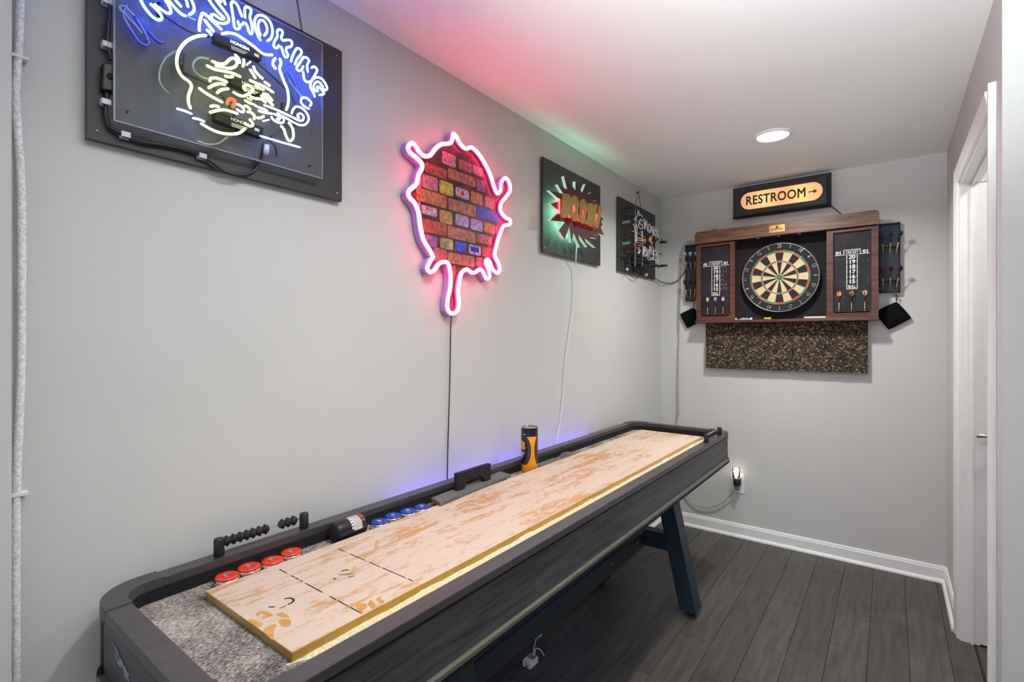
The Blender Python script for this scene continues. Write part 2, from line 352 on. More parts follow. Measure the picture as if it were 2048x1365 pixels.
def text(name, s, size, m, loc, facing, parent, depth=0.0006, bold=0.0, sx=1.0, roll=0.0, align='CENTER', spacing=1.0):
    cu = bpy.data.curves.new(name, 'FONT'); cu.body = s; cu.size = size; cu.extrude = depth/2; cu.offset = min(0, bold)
    cu.align_x = align; cu.align_y = 'CENTER'; cu.space_character = spacing; cu.resolution_u = 3
    t = bpy.data.objects.new(name, cu); col.objects.link(t); bpy.context.view_layer.update()
    me = bpy.data.meshes.new_from_object(t.evaluated_get(bpy.context.evaluated_depsgraph_get())); bpy.data.objects.remove(t)
    if bold > 0:    # heavier strokes: the outline repeated around itself
        bm = bmesh.new()
        for k in range(9):
            a = k*PI/4; c = me.copy(); r = 0 if k == 8 else bold
            c.transform(Matrix.Translation((r*math.cos(a), r*math.sin(a), 0.00002*k))); bm.from_mesh(c); bpy.data.meshes.remove(c)
        bm.to_mesh(me); bm.free()
    me.materials.clear(); me.materials.append(M[m])
    R = {'-y': Euler((PI/2, 0, 0)), '+x': Euler((PI/2, 0, PI/2)), 'z': Euler((0, 0, 0))}[facing].to_matrix().to_4x4()
    me.transform(R @ Matrix.Rotation(roll, 4, 'Z') @ Matrix.Diagonal((sx, 1, 1, 1)))
    me.name = name
    o = bpy.data.objects.new(name, me); col.objects.link(o); o.parent = parent; o.location = Vector(loc) - wloc(parent)
    return o
def copy_tree(o, parent=None):
    c = o.copy(); col.objects.link(c); c.parent = parent
    for ch in [x for x in list(col.objects) if x.parent == o]: copy_tree(ch, c)
    return c

D={
'A':[('blue',[(-3363,2150),(-3357,2140),(-3352,2131),(-3345,2118),(-3332,2105),(-3320,2101),(-3313,2105),(-3311,2112),(-3316,2119),(-3327,2127),(-3334,2130)]),('blue',[(-3326,2134),(-3316,2129),(-3302,2126),(-3296,2128),(-3293,2134),(-3296,2143),(-3304,2154),(-3312,2165),(-3318,2173),(-3327,2169),(-3331,2160)]),('blue',[(-3312,2175),(-3306,2163),(-3293,2153),(-3282,2144),(-3269,2138),(-3262,2140)]),('blue',[(-3305,2187),(-3285,2196),(-3266,2192),(-3252,2184),(-3245,2167),(-3248,2155),(-3257,2144)]),('blue',[(-3288,2177),(-3285,2166),(-3277,2159),(-3271,2155)]),('blue',[(-3282,2185),(-3269,2187),(-3262,2176),(-3258,2161)]),('blue',[(-3218,2216),(-3218,2209),(-3213,2204),(-3206,2196),(-3193,2185),(-3183,2180),(-3179,2176),(-3185,2171),(-3193,2172),(-3201,2174),(-3207,2170),(-3208,2164),(-3203,2159),(-3190,2159),(-3176,2165),(-3168,2175),(-3169,2185),(-3178,2195),(-3190,2205),(-3198,2213),(-3199,2220),(-3191,2225),(-3183,2224),(-3178,2218),(-3175,2211)]),('blue',[(-3193,2217),(-3190,2215),(-3184,2212)]),('blue',[(-3135,2201),(-3141,2214),(-3148,2227),(-3157,2229),(-3162,2221),(-3160,2208),(-3157,2189),(-3155,2172),(-3152,2165),(-3146,2166),(-3141,2173),(-3144,2179),(-3146,2187)]),('blue',[(-3138,2179),(-3131,2189),(-3126,2189),(-3122,2183),(-3119,2174),(-3114,2169),(-3110,2177),(-3112,2197),(-3116,2212),(-3113,2230),(-3121,2234),(-3128,2229),(-3129,2220),(-3128,2202)]),('blue',[(-3088,2163),(-3096,2175),(-3103,2190),(-3104,2208),(-3098,2223),(-3087,2231),(-3072,2231),(-3061,2221),(-3057,2203),(-3061,2184),(-3072,2170)]),('blue',[(-3088,2176),(-3094,2190),(-3095,2205),(-3089,2217),(-3080,2219),(-3073,2210),(-3072,2196),(-3080,2180)]),('blue',[(-3040,2176),(-3042,2168),(-3049,2163),(-3054,2168),(-3051,2181),(-3044,2196),(-3044,2210),(-3038,2218),(-3030,2217),(-3030,2209),(-3033,2200),(-3029,2193),(-3018,2199),(-3007,2203),(-3002,2196),(-3008,2185),(-3018,2178),(-3019,2168),(-3014,2159),(-3020,2151),(-3026,2155),(-3030,2165),(-3034,2175)]),('blue',[(-3006,2144),(-3002,2160),(-2995,2178),(-2987,2191),(-2976,2190),(-2976,2180),(-2987,2162),(-2995,2141)]),('blue',[(-2969,2150),(-2975,2136),(-2984,2130),(-2989,2136),(-2980,2153),(-2970,2172),(-2960,2177),(-2952,2172),(-2958,2156),(-2955,2137)]),('blue',[(-2946,2153),(-2936,2162),(-2927,2156),(-2932,2143),(-2940,2127),(-2946,2116),(-2958,2109),(-2967,2114),(-2970,2134)]),('blue',[(-2934,2075),(-2938,2085),(-2947,2097),(-2946,2114),(-2935,2130),(-2921,2137),(-2907,2134),(-2896,2120),(-2897,2112),(-2905,2108),(-2911,2117),(-2923,2124),(-2934,2115),(-2938,2102),(-2933,2094),(-2925,2097),(-2927,2106),(-2921,2110),(-2911,2104),(-2905,2097),(-2921,2086)]),('white',[(-2950,2035),(-2965,2037),(-2976,2044),(-2974,2057),(-2962,2063),(-2949,2059),(-2945,2052),(-2951,2043)]),('white',[(-3004,2002),(-3000,2015),(-2991,2027),(-2978,2030),(-2964,2025),(-2954,2013),(-2955,1999),(-2965,1986),(-2980,1980),(-2998,1981),(-3016,1985),(-3034,1988),(-3046,1990)]),('white',[(-2980,2000),(-2986,2001),(-2985,2008),(-2976,2013),(-2969,2008),(-2971,1997),(-2982,1992),(-3000,1994),(-3020,1996),(-3040,1998),(-3064,1999),(-3081,1998)]),('white',[(-3108,1991),(-3097,1988),(-3081,1988),(-3072,1986),(-3077,1980),(-3095,1980)]),('white',[(-3095,1978),(-3077,1979),(-3057,1984),(-3044,1984),(-3037,1980),(-3040,1974),(-3047,1975)]),('white',[(-3061,1976),(-3054,1968),(-3040,1966),(-3028,1971),(-3026,1981),(-3034,1984)]),('white',[(-3149,1975),(-3139,1975),(-3132,1969),(-3132,1962),(-3140,1960),(-3150,1963)]),('orange',[(-3172,1965),(-3170,1975),(-3163,1983),(-3154,1982),(-3155,1973),(-3159,1963)]),('cream',[(-3234,2117),(-3234,2134),(-3230,2155),(-3226,2164),(-3218,2163),(-3205,2156),(-3183,2145)]),('cream',[(-3224,2151),(-3213,2141),(-3201,2131)]),('cream',[(-3219,2129),(-3212,2126),(-3206,2120)]),('cream',[(-3218,2115),(-3240,2102),(-3263,2078),(-3278,2047),(-3281,2017),(-3272,1996),(-3256,1988),(-3251,1978),(-3257,1955),(-3257,1938),(-3252,1925)]),('cream',[(-3185,2134),(-3169,2145),(-3150,2150),(-3127,2146),(-3105,2140),(-3086,2133),(-3070,2135),(-3056,2142)]),('cream',[(-3048,2137),(-3056,2122),(-3054,2112),(-3047,2107)]),('cream',[(-3038,2141),(-3034,2129),(-3038,2112),(-3032,2097),(-3025,2082),(-3016,2065),(-3013,2046),(-3014,2025),(-3020,2006)]),('cream',[(-3232,1899),(-3203,1891),(-3175,1892),(-3145,1903),(-3127,1922)]),('cream',[(-3035,1960),(-3026,1953),(-3021,1940),(-3014,1928),(-3006,1928),(-2999,1940),(-3000,1960),(-3007,1972),(-3014,1976)]),('cream',[(-3208,2058),(-3190,2059),(-3176,2066),(-3166,2080),(-3156,2088),(-3148,2082),(-3152,2069),(-3166,2058),(-3183,2054),(-3200,2050)]),('cream',[(-3219,2043),(-3201,2041),(-3181,2045),(-3159,2049),(-3138,2048)]),('cream',[(-3154,2099),(-3144,2092),(-3141,2081)]),('cream',[(-3132,2097),(-3131,2089),(-3134,2075)]),('cream',[(-3114,2098),(-3125,2084)]),('cream',[(-3107,2090),(-3104,2080),(-3093,2071),(-3082,2066)]),('cream',[(-3117,2078),(-3108,2068),(-3101,2059)]),('cream',[(-3118,2049),(-3103,2048),(-3087,2048),(-3071,2046),(-3053,2041)]),('cream',[(-3080,2060),(-3071,2058),(-3063,2055)]),('cream',[(-3103,2042),(-3094,2039),(-3079,2038)]),('cream',[(-3125,2017),(-3131,2022),(-3131,2028),(-3123,2033),(-3113,2033),(-3108,2028),(-3112,2021),(-3121,2011),(-3132,2002),(-3141,2000),(-3150,2001),(-3158,2003)]),('cream',[(-3178,2035),(-3167,2036),(-3156,2042)]),('cream',[(-3211,2006),(-3209,2015),(-3197,2021),(-3182,2022),(-3170,2021)]),('cream',[(-3215,1989),(-3203,2001),(-3188,2011),(-3175,2013)]),('cream',[(-3196,1984),(-3185,1997),(-3167,2007)]),('cream',[(-3236,1982),(-3222,1976),(-3203,1971),(-3181,1967)]),('cream',[(-3211,1946),(-3200,1952),(-3189,1953)]),('cream',[(-3212,1931),(-3197,1941),(-3179,1950),(-3161,1952),(-3145,1952)]),('cream',[(-3084,2028),(-3071,2027),(-3063,2023),(-3057,2017)]),('cream',[(-3089,2020),(-3076,2019),(-3066,2013),(-3054,2006)]),('cream',[(-3117,2008),(-3104,2007),(-3090,2011),(-3081,2010),(-3074,2006)]),('cream',[(-3123,2001),(-3111,1999)]),('cream',[(-3130,1993),(-3120,1991),(-3109,1990)]),('cream',[(-3131,1977),(-3123,1979),(-3114,1973)]),('cream',[(-3124,1965),(-3113,1967),(-3105,1961),(-3106,1951)]),('cream',[(-3118,1949),(-3111,1943),(-3109,1936),(-3116,1931),(-3124,1932),(-3130,1934)]),('cream',[(-3099,1959),(-3090,1961),(-3079,1970)]),('cream',[(-3083,1955),(-3066,1965)]),('deepblue',[(-3282,1915),(-3266,1916),(-3249,1914)]),('deepblue',[(-3249,1905),(-3235,1907),(-3222,1905)]),('deepblue',[(-3091,1914),(-3054,1915),(-3020,1916),(-2978,1918)])],
'G':[[(-3341,2067),(-3353,2079),(-3369,2091),(-3381,2101),(-3383,2106),(-3374,2112),(-3366,2106),(-3356,2100)],[(-3275,2059),(-3295,2035),(-3308,2000),(-3307,1970),(-3290,1953)],[(-3204,2072),(-3225,2066),(-3239,2046),(-3236,2029),(-3222,2021),(-3207,2022)],[(-3001,2107),(-2983,2090),(-2968,2078),(-2949,2071)],[(-3276,2153),(-3256,2153),(-3234,2152)],[(-3232,1862),(-3207,1861),(-3182,1871),(-3161,1894)]],
'boxes':[[(-3193,2140),(-3075,2148),(-3079,2120),(-3194,2118)],[(-3155,2049),(-3075,2052),(-3077,2028),(-3155,2028)],[(-3193,1949),(-3073,1945),(-3077,1917),(-3193,1924)]],
'cordA':[(-3397,2146),(-3396,2123),(-3392,2109),(-3395,2067),(-3397,2025),(-3392,2012),(-3390,1995)],
'cordA2':[(-3397,1924),(-3397,1902),(-3399,1876),(-3389,1849),(-3364,1839),(-3328,1836),(-3282,1842),(-3236,1844),(-3207,1840),(-3181,1828),(-3151,1814),(-3113,1818),(-3081,1835),(-3069,1857),(-3066,1883),(-3065,1908)],
'clips':[(-3396,2122),(-3397,2027),(-3399,1901),(-3364,1841),(-3207,1839)],
'switchA':[(-3405,1983),(-3381,1988),(-3382,1928),(-3407,1924)],
'blob':[(-2316,2184),(-2298,2177),(-2275,2156),(-2243,2147),(-2209,2163),(-2170,2152),(-2130,2125),(-2089,2083),(-2062,2035),(-2040,2013),(-2018,2032),(-2013,2068),(-1984,2096),(-1956,2082),(-1950,2048),(-1979,2013),(-2013,1978),(-2018,1942),(-1984,1921),(-1950,1915),(-1953,1895),(-1996,1881),(-2024,1838),(-2046,1787),(-2059,1744),(-2035,1713),(-2024,1687),(-2040,1668),(-2073,1681),(-2094,1712),(-2109,1720),(-2118,1703),(-2099,1672),(-2094,1645),(-2115,1637),(-2135,1661),(-2155,1673),(-2185,1656),(-2209,1653),(-2238,1663),(-2266,1647),(-2280,1615),(-2289,1571),(-2284,1521),(-2293,1493),(-2320,1481),(-2346,1496),(-2346,1536),(-2333,1579),(-2330,1628),(-2342,1670),(-2363,1678),(-2393,1667),(-2417,1640),(-2437,1630),(-2453,1642),(-2439,1670),(-2425,1689),(-2445,1716),(-2473,1747),(-2488,1796),(-2496,1840),(-2514,1870),(-2540,1887),(-2540,1909),(-2507,1939),(-2496,1976),(-2480,2003),(-2480,2021),(-2503,2034),(-2537,2047),(-2544,2064),(-2529,2081),(-2511,2077),(-2492,2060),(-2465,2053),(-2437,2065),(-2413,2095),(-2380,2123),(-2333,2141),(-2320,2163)],
'bricks':[('pink',(-2364,2106),(-2287,2066)),('dpink',(-2270,2104),(-2191,2070)),('pink',(-2187,2102),(-2121,2072)),('red',(-2452,2039),(-2337,2009)),('brown',(-2331,2050),(-2167,2018)),('purple',(-2162,2050),(-2106,2009)),('pink',(-2466,1992),(-2385,1948)),('yellow',(-2378,1991),(-2299,1950)),('pale',(-2287,1987),(-2208,1956)),('orange',(-2199,1991),(-2121,1952)),('pink',(-2108,1992),(-2045,1952)),('orange',(-2496,1935),(-2337,1895)),('brown',(-2328,1933),(-2164,1895)),('blue',(-2159,1935),(-1998,1901)),('pale',(-2471,1877),(-2389,1852)),('ochre',(-2377,1878),(-2305,1838)),('lav',(-2290,1879),(-2209,1843)),('lav',(-2199,1878),(-2121,1840)),('orange',(-2114,1878),(-2039,1844)),('red',(-2466,1828),(-2337,1786)),('brown',(-2334,1824),(-2167,1785)),('dpink',(-2162,1824),(-2058,1793)),('purple',(-2456,1770),(-2389,1736)),('stripe',(-2374,1771),(-2301,1738)),('blue',(-2292,1770),(-2225,1738)),('lav',(-2211,1770),(-2132,1737)),('red',(-2127,1772),(-2058,1740)),('dpink',(-2410,1728),(-2337,1685)),('brown',(-2333,1721),(-2172,1687)),('dpink',(-2167,1723),(-2111,1692)),('red',(-2310,1672),(-2287,1639)),('pink',(-2489,1887),(-2473,1835)),('pink',(-2035,1879),(-2003,1843)),('pink',(-2485,1980),(-2469,1943))],
'burst':[(-1700,2100),(-1569,2113),(-1624,2147),(-1532,2145),(-1563,2204),(-1446,2159),(-1447,2206),(-1377,2163),(-1338,2219),(-1310,2171),(-1271,2189),(-1256,2144),(-1204,2161),(-1180,2128),(-1145,2115),(-1161,2077),(-1123,2071),(-1156,2050),(-1136,2036),(-1161,2017),(-1119,1976),(-1204,1978),(-1169,1971),(-1242,1957),(-1206,1945),(-1292,1937),(-1225,1891),(-1351,1924),(-1317,1881),(-1416,1932),(-1399,1867),(-1468,1935),(-1489,1880),(-1510,1958),(-1558,1886),(-1613,1920),(-1555,1973),(-1694,1956),(-1603,2017),(-1692,2037),(-1595,2073)],
'boom':{'B':[(-1621,2097),(-1581,2107),(-1553,2106),(-1542,2091),(-1551,2062),(-1565,2044),(-1553,2031),(-1559,2005),(-1583,1986),(-1615,1977),(-1639,1978)],'M':[(-1366,2103),(-1316,2115),(-1310,2100),(-1300,2115),(-1266,2118),(-1259,2110),(-1273,2079),(-1282,1996),(-1310,1988),(-1316,1989),(-1322,2021),(-1328,1987),(-1350,1985),(-1350,2016),(-1362,1990),(-1398,1986),(-1386,2037),(-1373,2077)],'X':[(-1234,2123),(-1197,2118),(-1242,2011),(-1273,2008),(-1253,2068)],'O1':([(-1459,2057),(-1459,2042),(-1462,2027),(-1468,2013),(-1475,2001),(-1484,1992),(-1494,1985),(-1505,1981),(-1516,1981),(-1526,1984),(-1535,1990),(-1543,1999),(-1549,2010),(-1553,2023),(-1555,2037),(-1554,2052),(-1552,2066),(-1546,2080),(-1539,2092),(-1531,2101),(-1521,2109),(-1510,2113),(-1499,2113),(-1489,2111),(-1479,2105),(-1471,2096),(-1465,2085),(-1460,2072)],[(-1496,2048),(-1496,2043),(-1497,2039),(-1499,2034),(-1502,2031),(-1504,2028),(-1508,2025),(-1511,2024),(-1514,2024),(-1518,2025),(-1521,2027),(-1523,2030),(-1525,2033),(-1526,2037),(-1526,2042),(-1526,2046),(-1525,2051),(-1523,2055),(-1521,2059),(-1518,2062),(-1514,2064),(-1511,2065),(-1508,2066),(-1504,2065),(-1502,2063),(-1499,2060),(-1497,2057),(-1496,2052)]),'O2':([(-1372,2059),(-1374,2044),(-1377,2029),(-1383,2015),(-1391,2003),(-1401,1994),(-1411,1987),(-1422,1983),(-1433,1983),(-1443,1986),(-1452,1992),(-1460,2001),(-1466,2012),(-1469,2025),(-1470,2039),(-1469,2053),(-1466,2068),(-1460,2081),(-1452,2093),(-1443,2103),(-1433,2110),(-1422,2114),(-1411,2115),(-1401,2112),(-1391,2106),(-1383,2097),(-1377,2086),(-1374,2073)],[(-1409,2046),(-1409,2040),(-1411,2035),(-1412,2031),(-1415,2026),(-1418,2023),(-1421,2021),(-1425,2019),(-1429,2019),(-1432,2020),(-1435,2022),(-1437,2026),(-1439,2030),(-1441,2034),(-1441,2039),(-1441,2044),(-1439,2049),(-1437,2054),(-1435,2058),(-1432,2062),(-1429,2064),(-1425,2065),(-1421,2066),(-1418,2065),(-1415,2062),(-1412,2059),(-1411,2055),(-1409,2051)]),'D':[(-1243,2003),(-1245,1999),(-1250,1994),(-1257,1991),(-1266,1988),(-1275,1988),(-1282,1989),(-1287,1991),(-1289,1995),(-1287,1999),(-1282,2004),(-1275,2007),(-1266,2010),(-1257,2010),(-1250,2009),(-1245,2007)]},
'S':[('white',[(-751,2143),(-728,2131),(-719,2154),(-700,2169),(-688,2202),(-673,2191),(-668,2175),(-646,2187),(-616,2169)]),('white',[(-700,2134),(-670,2132),(-684,2106),(-652,2093),(-622,2104),(-625,2121),(-661,2125),(-656,2154),(-628,2145)]),('white',[(-586,2099),(-591,2142),(-604,2159),(-573,2167),(-546,2155),(-559,2131),(-581,2124)]),('white',[(-571,2107),(-576,2152),(-564,2147),(-568,2134)]),('white',[(-504,2151),(-472,2139),(-465,2116),(-491,2094),(-530,2100),(-540,2122),(-523,2145),(-504,2151)]),('white',[(-502,2140),(-482,2127),(-491,2106),(-517,2109),(-521,2128),(-502,2140)]),('white',[(-443,2089),(-450,2141),(-413,2147),(-390,2136),(-411,2112),(-422,2108),(-386,2081)]),('white',[(-427,2082),(-433,2131),(-409,2133),(-419,2117)]),('white',[(-365,2086),(-371,2142)]),('white',[(-331,2154),(-358,2114),(-307,2077)]),('white',[(-349,2085),(-352,2099),(-321,2076)]),('amber',[(-452,2011),(-472,2030),(-487,2050),(-472,2075),(-456,2067),(-472,2045),(-498,2036),(-504,2052),(-485,2059),(-456,2028),(-448,2039)]),('white',[(-598,1986),(-608,1929),(-564,1927),(-546,1948),(-573,1962),(-554,1981),(-598,1986)]),('white',[(-583,1980),(-591,1938),(-567,1938)]),('white',[(-538,1977),(-531,1913),(-452,1919),(-450,1930),(-504,1926),(-513,1980)]),('white',[(-498,2006),(-485,1959),(-452,1954),(-433,1969),(-443,2005)]),('white',[(-477,2005),(-467,1969),(-454,1971)]),('white',[(-376,1987),(-419,1983),(-430,1922),(-379,1929)]),('white',[(-417,1956),(-386,1960)]),('white',[(-335,1989),(-371,1975),(-365,1958),(-332,1949),(-345,1922),(-368,1912)]),('red',[(-703,2058),(-673,2060),(-644,2046),(-580,2049),(-571,2015),(-703,1995)]),('red',[(-785,2053),(-742,2066)]),('red',[(-723,1960),(-676,1967),(-649,1990),(-688,1976)]),('white',[(-694,2028),(-592,2032),(-592,2023),(-696,2014)]),('white',[(-688,1955),(-661,1957),(-668,1934),(-689,1931),(-682,1944)]),('white',[(-763,2102),(-738,2076),(-733,2004),(-717,2005),(-711,2090),(-726,2117)]),('white',[(-637,2081),(-627,2054)])]}


# ------------------------------------------------------------------ the room
RW = 1.6557; H = 2.44
struct('wall_left', MB().box(-0.1, -8, 0, 0, 0.1, H), 'wall')
struct('wall_left_return', MB().box(0.0, -8, 0, 0.035, -3.546, H), 'wall')
struct('wall_far', MB().box(0, 0, 0, 5.0, 0.1, H), 'wall')
b = MB(); b.box(RW, -0.66, 0, 1.718, 0, H); b.box(RW, -1.565, 2.10, 1.718, -0.66, H); b.box(RW, -1.734, 0, 1.718, -1.565, H)
struct('wall_right', b, 'wall')
struct('wall_right_return', MB().box(1.718, -1.734, 0, 5.0, -1.66, H), 'wall')
struct('wall_restroom', MB().box(2.7, -1.66, 0, 2.76, 0, H), 'wall')
struct('wall_side', MB().box(5.0, -8, 0, 5.1, 0.1, H), 'wall')
b = MB(); b.box(-0.1, -8.1, 0, 0.5, -8.0, H); b.box(3.7, -8.1, 0, 5.1, -8.0, H); b.box(0.5, -8.1, 0, 3.7, -8.0, 0.6); b.box(0.5, -8.1, 2.4, 3.7, -8.0, H)
struct('wall_back', b, 'wall')
struct('ceiling', MB().box(-0.1, -8.1, H, 5.1, 0.1, H+0.1), 'ceil')
floor = struct('floor', MB().box(-0.1, -8.1, -0.06, 5.1, 0.1, -0.004), 'subfloor')
def board_row(x0, x1, ys):
    for a, c in zip(ys[:-1], ys[1:]):
        mk('plank', MB().box(x0+0.0008, c+0.0008, -0.012, x1-0.0008, a-0.0008, 0), 'plank', floor, bevel=0.0012)
pitch = 0.1427
joints = {5: [-0.71, -1.083, -1.383, -2.1], 7: [-0.769, -1.55], 8: [-0.21, -1.188, -2.0], 9: [-0.746, -1.047, -1.9], 10: [-0.672, -1.7], 6: [-0.738, -1.62], 4: [-0.98, -1.75], 2: [-0.774, -1.62], 3: [-0.36, -1.3, -2.2], 11: [-1.9]}
for k in range(0, 30):
    x0 = 0.608 - pitch*4.9999 + pitch*k; x1 = x0+pitch
    x0c = max(x0, 0.0)
    if x1 <= 0.001: continue
    start = -0.0
    if x0 >= RW-0.01: start = -1.734
    rowk = k
    ys = [start]
    for j in joints.get(rowk, []):
        if j < start-0.1: ys.append(j)
    while ys[-1] > -4.6: ys.append(ys[-1]-random.choice([0.42, 0.58, 0.75, 0.93, 1.1]))
    ys[-1] = -4.75
    if ys[-2] < -4.68: ys.pop(-2)
    if k >= 18: continue
    if x0 < RW < x1:
        board_row(x0c, min(x1, 1.70), [a for a in ys])
    else: board_row(x0c, x1, ys)
b = MB(); b.box(0, -8, -0.012, 5, -4.752, 0); b.box(3.18, -4.75, -0.012, 5, -1.734, 0)
mk('floorboards', b, 'plank', floor)
mk('restroom_floor', MB().box(1.71, -1.66, -0.011, 2.7, -0.0, -0.002), 'bath_floor', floor)
# baseboards with a quarter round at the foot
def baseboard(name, p0, p1, nrm):
    p0 = Vector(p0); d = Vector(p1)-p0; n = Vector(nrm)
    prof = [(0, 0), (0.026, 0), (0.025, 0.008), (0.020, 0.016), (0.013, 0.020), (0.013, 0.072), (0.010, 0.078), (0.0085, 0.086), (0.005, 0.0912), (0, 0.0912)]
    poly = [p0 + n*a + Vector((0, 0, h)) for a, h in prof]
    struct(name, MB().prism(poly, d), 'white')
baseboard('baseboard_far', (0, 0, 0), (RW, 0, 0), (0, -1, 0))
baseboard('baseboard_right', (RW, -0.598, 0), (RW, 0, 0), (-1, 0, 0))
baseboard('baseboard_left', (0, -3.546, 0), (0, 0, 0), (1, 0, 0))
baseboard('baseboard_return', (RW, -1.734, 0), (5, -1.734, 0), (0, -1, 0))
# door frame and door
door = thing('door_1', 'white restroom door with nickel lever, seen through the cased opening', 'door', (1.66, -0.66, 0)); door['kind'] = 'structure'; del door['category']
def casing(y0, y1, z0, z1, flip):
    b = MB(); x = RW
    b.box(x-0.012, y0, z0, x, y1, z1)
    return b
prof = [(0, 0.018), (0.012, 0.0185), (0.022, 0.016), (0.040, 0.013), (0.058, 0.012), (0.064, 0.010), (0.068, 0.006)]
def casing_v(y_in, s, z1):      # s = +1: widens towards +y
    poly = [Vector((RW, y_in, 0))] + [Vector((RW-t, y_in+s*(0.068-a), 0)) for a, t in reversed(prof)] + [Vector((RW, y_in+s*0.068, 0))]
    return MB().prism(poly, (0, 0, z1))
mk('casing_leg', casing_v(-0.66, 1, 2.168), 'white', door)
mk('casing_leg', casing_v(-1.565, -1, 2.168), 'white', door)
polyh = [Vector((RW, -1.5649, 2.10))] + [Vector((RW-t, -1.5649, 2.10+(0.068-a))) for a, t in reversed(prof)] + [Vector((RW, -1.5649, 2.168))]
mk('casing_head', MB().prism(polyh, (0, 0.9048, 0)), 'white', door)
b = MB(); b.box(RW-0.001, -0.672, 0, 1.722, -0.66, 2.10); b.box(1.690, -0.684, 0, 1.700, -0.672, 2.09)
mk('jamb', b, 'white', door)
b = MB(); b.box(RW-0.001, -1.565, 0, 1.722, -1.553, 2.10)
mk('jamb', b, 'white', door)
b = MB(); b.box(RW-0.001, -1.565, 2.088, 1.722, -0.66, 2.10); b.box(1.690, -1.553, 2.076, 1.700, -0.672, 2.088)
mk('head_jamb', b, 'white', door)
sl = mk('door_slab', MB().box(1.7205, -0.672, 0.006, 2.54, -0.636, 2.085), 'white', door, bevel=0.002)
b = MB().box(2.54, -0.672, 0.0, 2.70, -0.636, 2.44); b.box(1.719, -0.672, 2.088, 2.54, -0.636, 2.44); mk('filler', b, 'wall', door)
b = MB(); b.lathe((1.775, -0.672, 0.955), [(0.031, 0), (0.031, -0.006), (0.024, -0.011), (0.012, -0.012)], 24, 'y'); b.cyl((1.775, -0.68, 0.955), (1.775, -0.722, 0.955), 0.011, n=16)
b.tube(smooth_path([(1.775, -0.722, 0.955), (1.762, -0.73, 0.956), (1.742, -0.732, 0.957), (1.722, -0.729, 0.954), (1.708, -0.722, 0.950)]), 0.0095, 12)
mk('lever_handle', b, 'steel', sl)

# recessed lamp
t = thing('recessed_downlight', 'round recessed ceiling lamp with white trim ring, lit', 'ceiling lamp', (0.912, -0.845, H))
mk('trim_ring', MB().lathe((0.912, -0.845, H), [(0.074, -0.004), (0.080, -0.010), (0.091, -0.007), (0.0945, 0.0)], 40), 'white', t)
mk('lens', MB().lathe((0.912, -0.845, H), [(0.0001, -0.006), (0.075, -0.005)], 40), 'lamp', t)

# ------------------------------------------------------------------ shuffleboard table
TX0, TX1, TY0, TY1, TZ = 0.033, 0.655, -3.43, -0.612, 0.84
T = thing('shuffleboard_table', 'long dark shuffleboard table with amber powdered playing board', 'table', (0.345, -2.02, 0))
RWD = 0.045; CR = 0.11
def rail(name, x0, y0, x1, y1): mk(name, MB().box(x0, y0, TZ-0.020, x1, y1, TZ), 'rail', T, bevel=0.002)
rail('side_rail', TX0, TY0+0.125, TX0+RWD, TY1-0.125)
rail('side_rail', TX1-RWD, TY0+0.125, TX1, TY1-0.125)
rail('end_rail', TX0+0.118, TY0, TX1-0.118, TY0+RWD)
rail('end_rail', TX0+0.118, TY1-RWD, TX1-0.118, TY1)
def cap_poly(cx, cy, sx, sy, r_out, w, grow=0.0015):
    # an L-shaped moulded corner with a round outside and a round inside
    R = r_out; out = []; inn = []
    lx, ly = 0.118, 0.125
    out.append((cx, cy-0)); pts = []
    P = []
    P.append((lx, 0))
    for k in range(11):
        a = PI/2*k/10; P.append((R-R*math.sin(a), R-R*math.cos(a)))
    P.append((0, ly)); P.append((w, ly))
    r2 = 0.052
    for k in range(9):
        a = PI/2*k/8; P.append((w+r2-r2*math.cos(a), w+r2-r2*math.sin(a)))
    P.append((lx, w))
    return [(cx+sx*(p[0]-(grow if p[0] < 0.05 and p[0] < p[1] else 0)), cy+sy*p[1]) for p in P]
for cx, cy, sx, sy in ((TX0, TY0, 1, 1), (TX1, TY0, -1, 1), (TX0, TY1, 1, -1), (TX1, TY1, -1, -1)):
    P = cap_poly(cx, cy, sx, sy, 0.092, RWD+0.001)
    b = MB().prism([(p[0], p[1], TZ-0.024) for p in P], (0, 0, 0.0265)); c = mk('corner_cap', b, 'cap', T, bevel=0.0015)
    # black corner post with its screws, and the foot moulding
    bx, by = cx+sx*0.040, cy+sy*0.040
    b = MB(); b.tube([(bx, by, 0.684), (bx, by, TZ-0.023)], 0.028, 20); mk('corner_post', b, 'black', T)
    for zz in (0.70, 0.80):
        mk('screw', MB().lathe((bx-sx*0.024, by-sy*0.012, zz), [(0.0045, 0.0), (0.003, -sx*0.004)], 10, 'x'), 'blackmatte', T)
    P2 = []
    for k in range(15):
        a = PI*0.5*k/14; P2.append((cx+sx*(0.055-0.052*math.cos(a)), cy+sy*(0.055-0.052*math.sin(a))))
    P2.append((cx+sx*0.055, cy+sy*0.055))
    mk('foot_moulding', MB().prism([(p[0], p[1], 0.668) for p in P2], (0, 0, 0.022)), 'black', T, bevel=0.003)
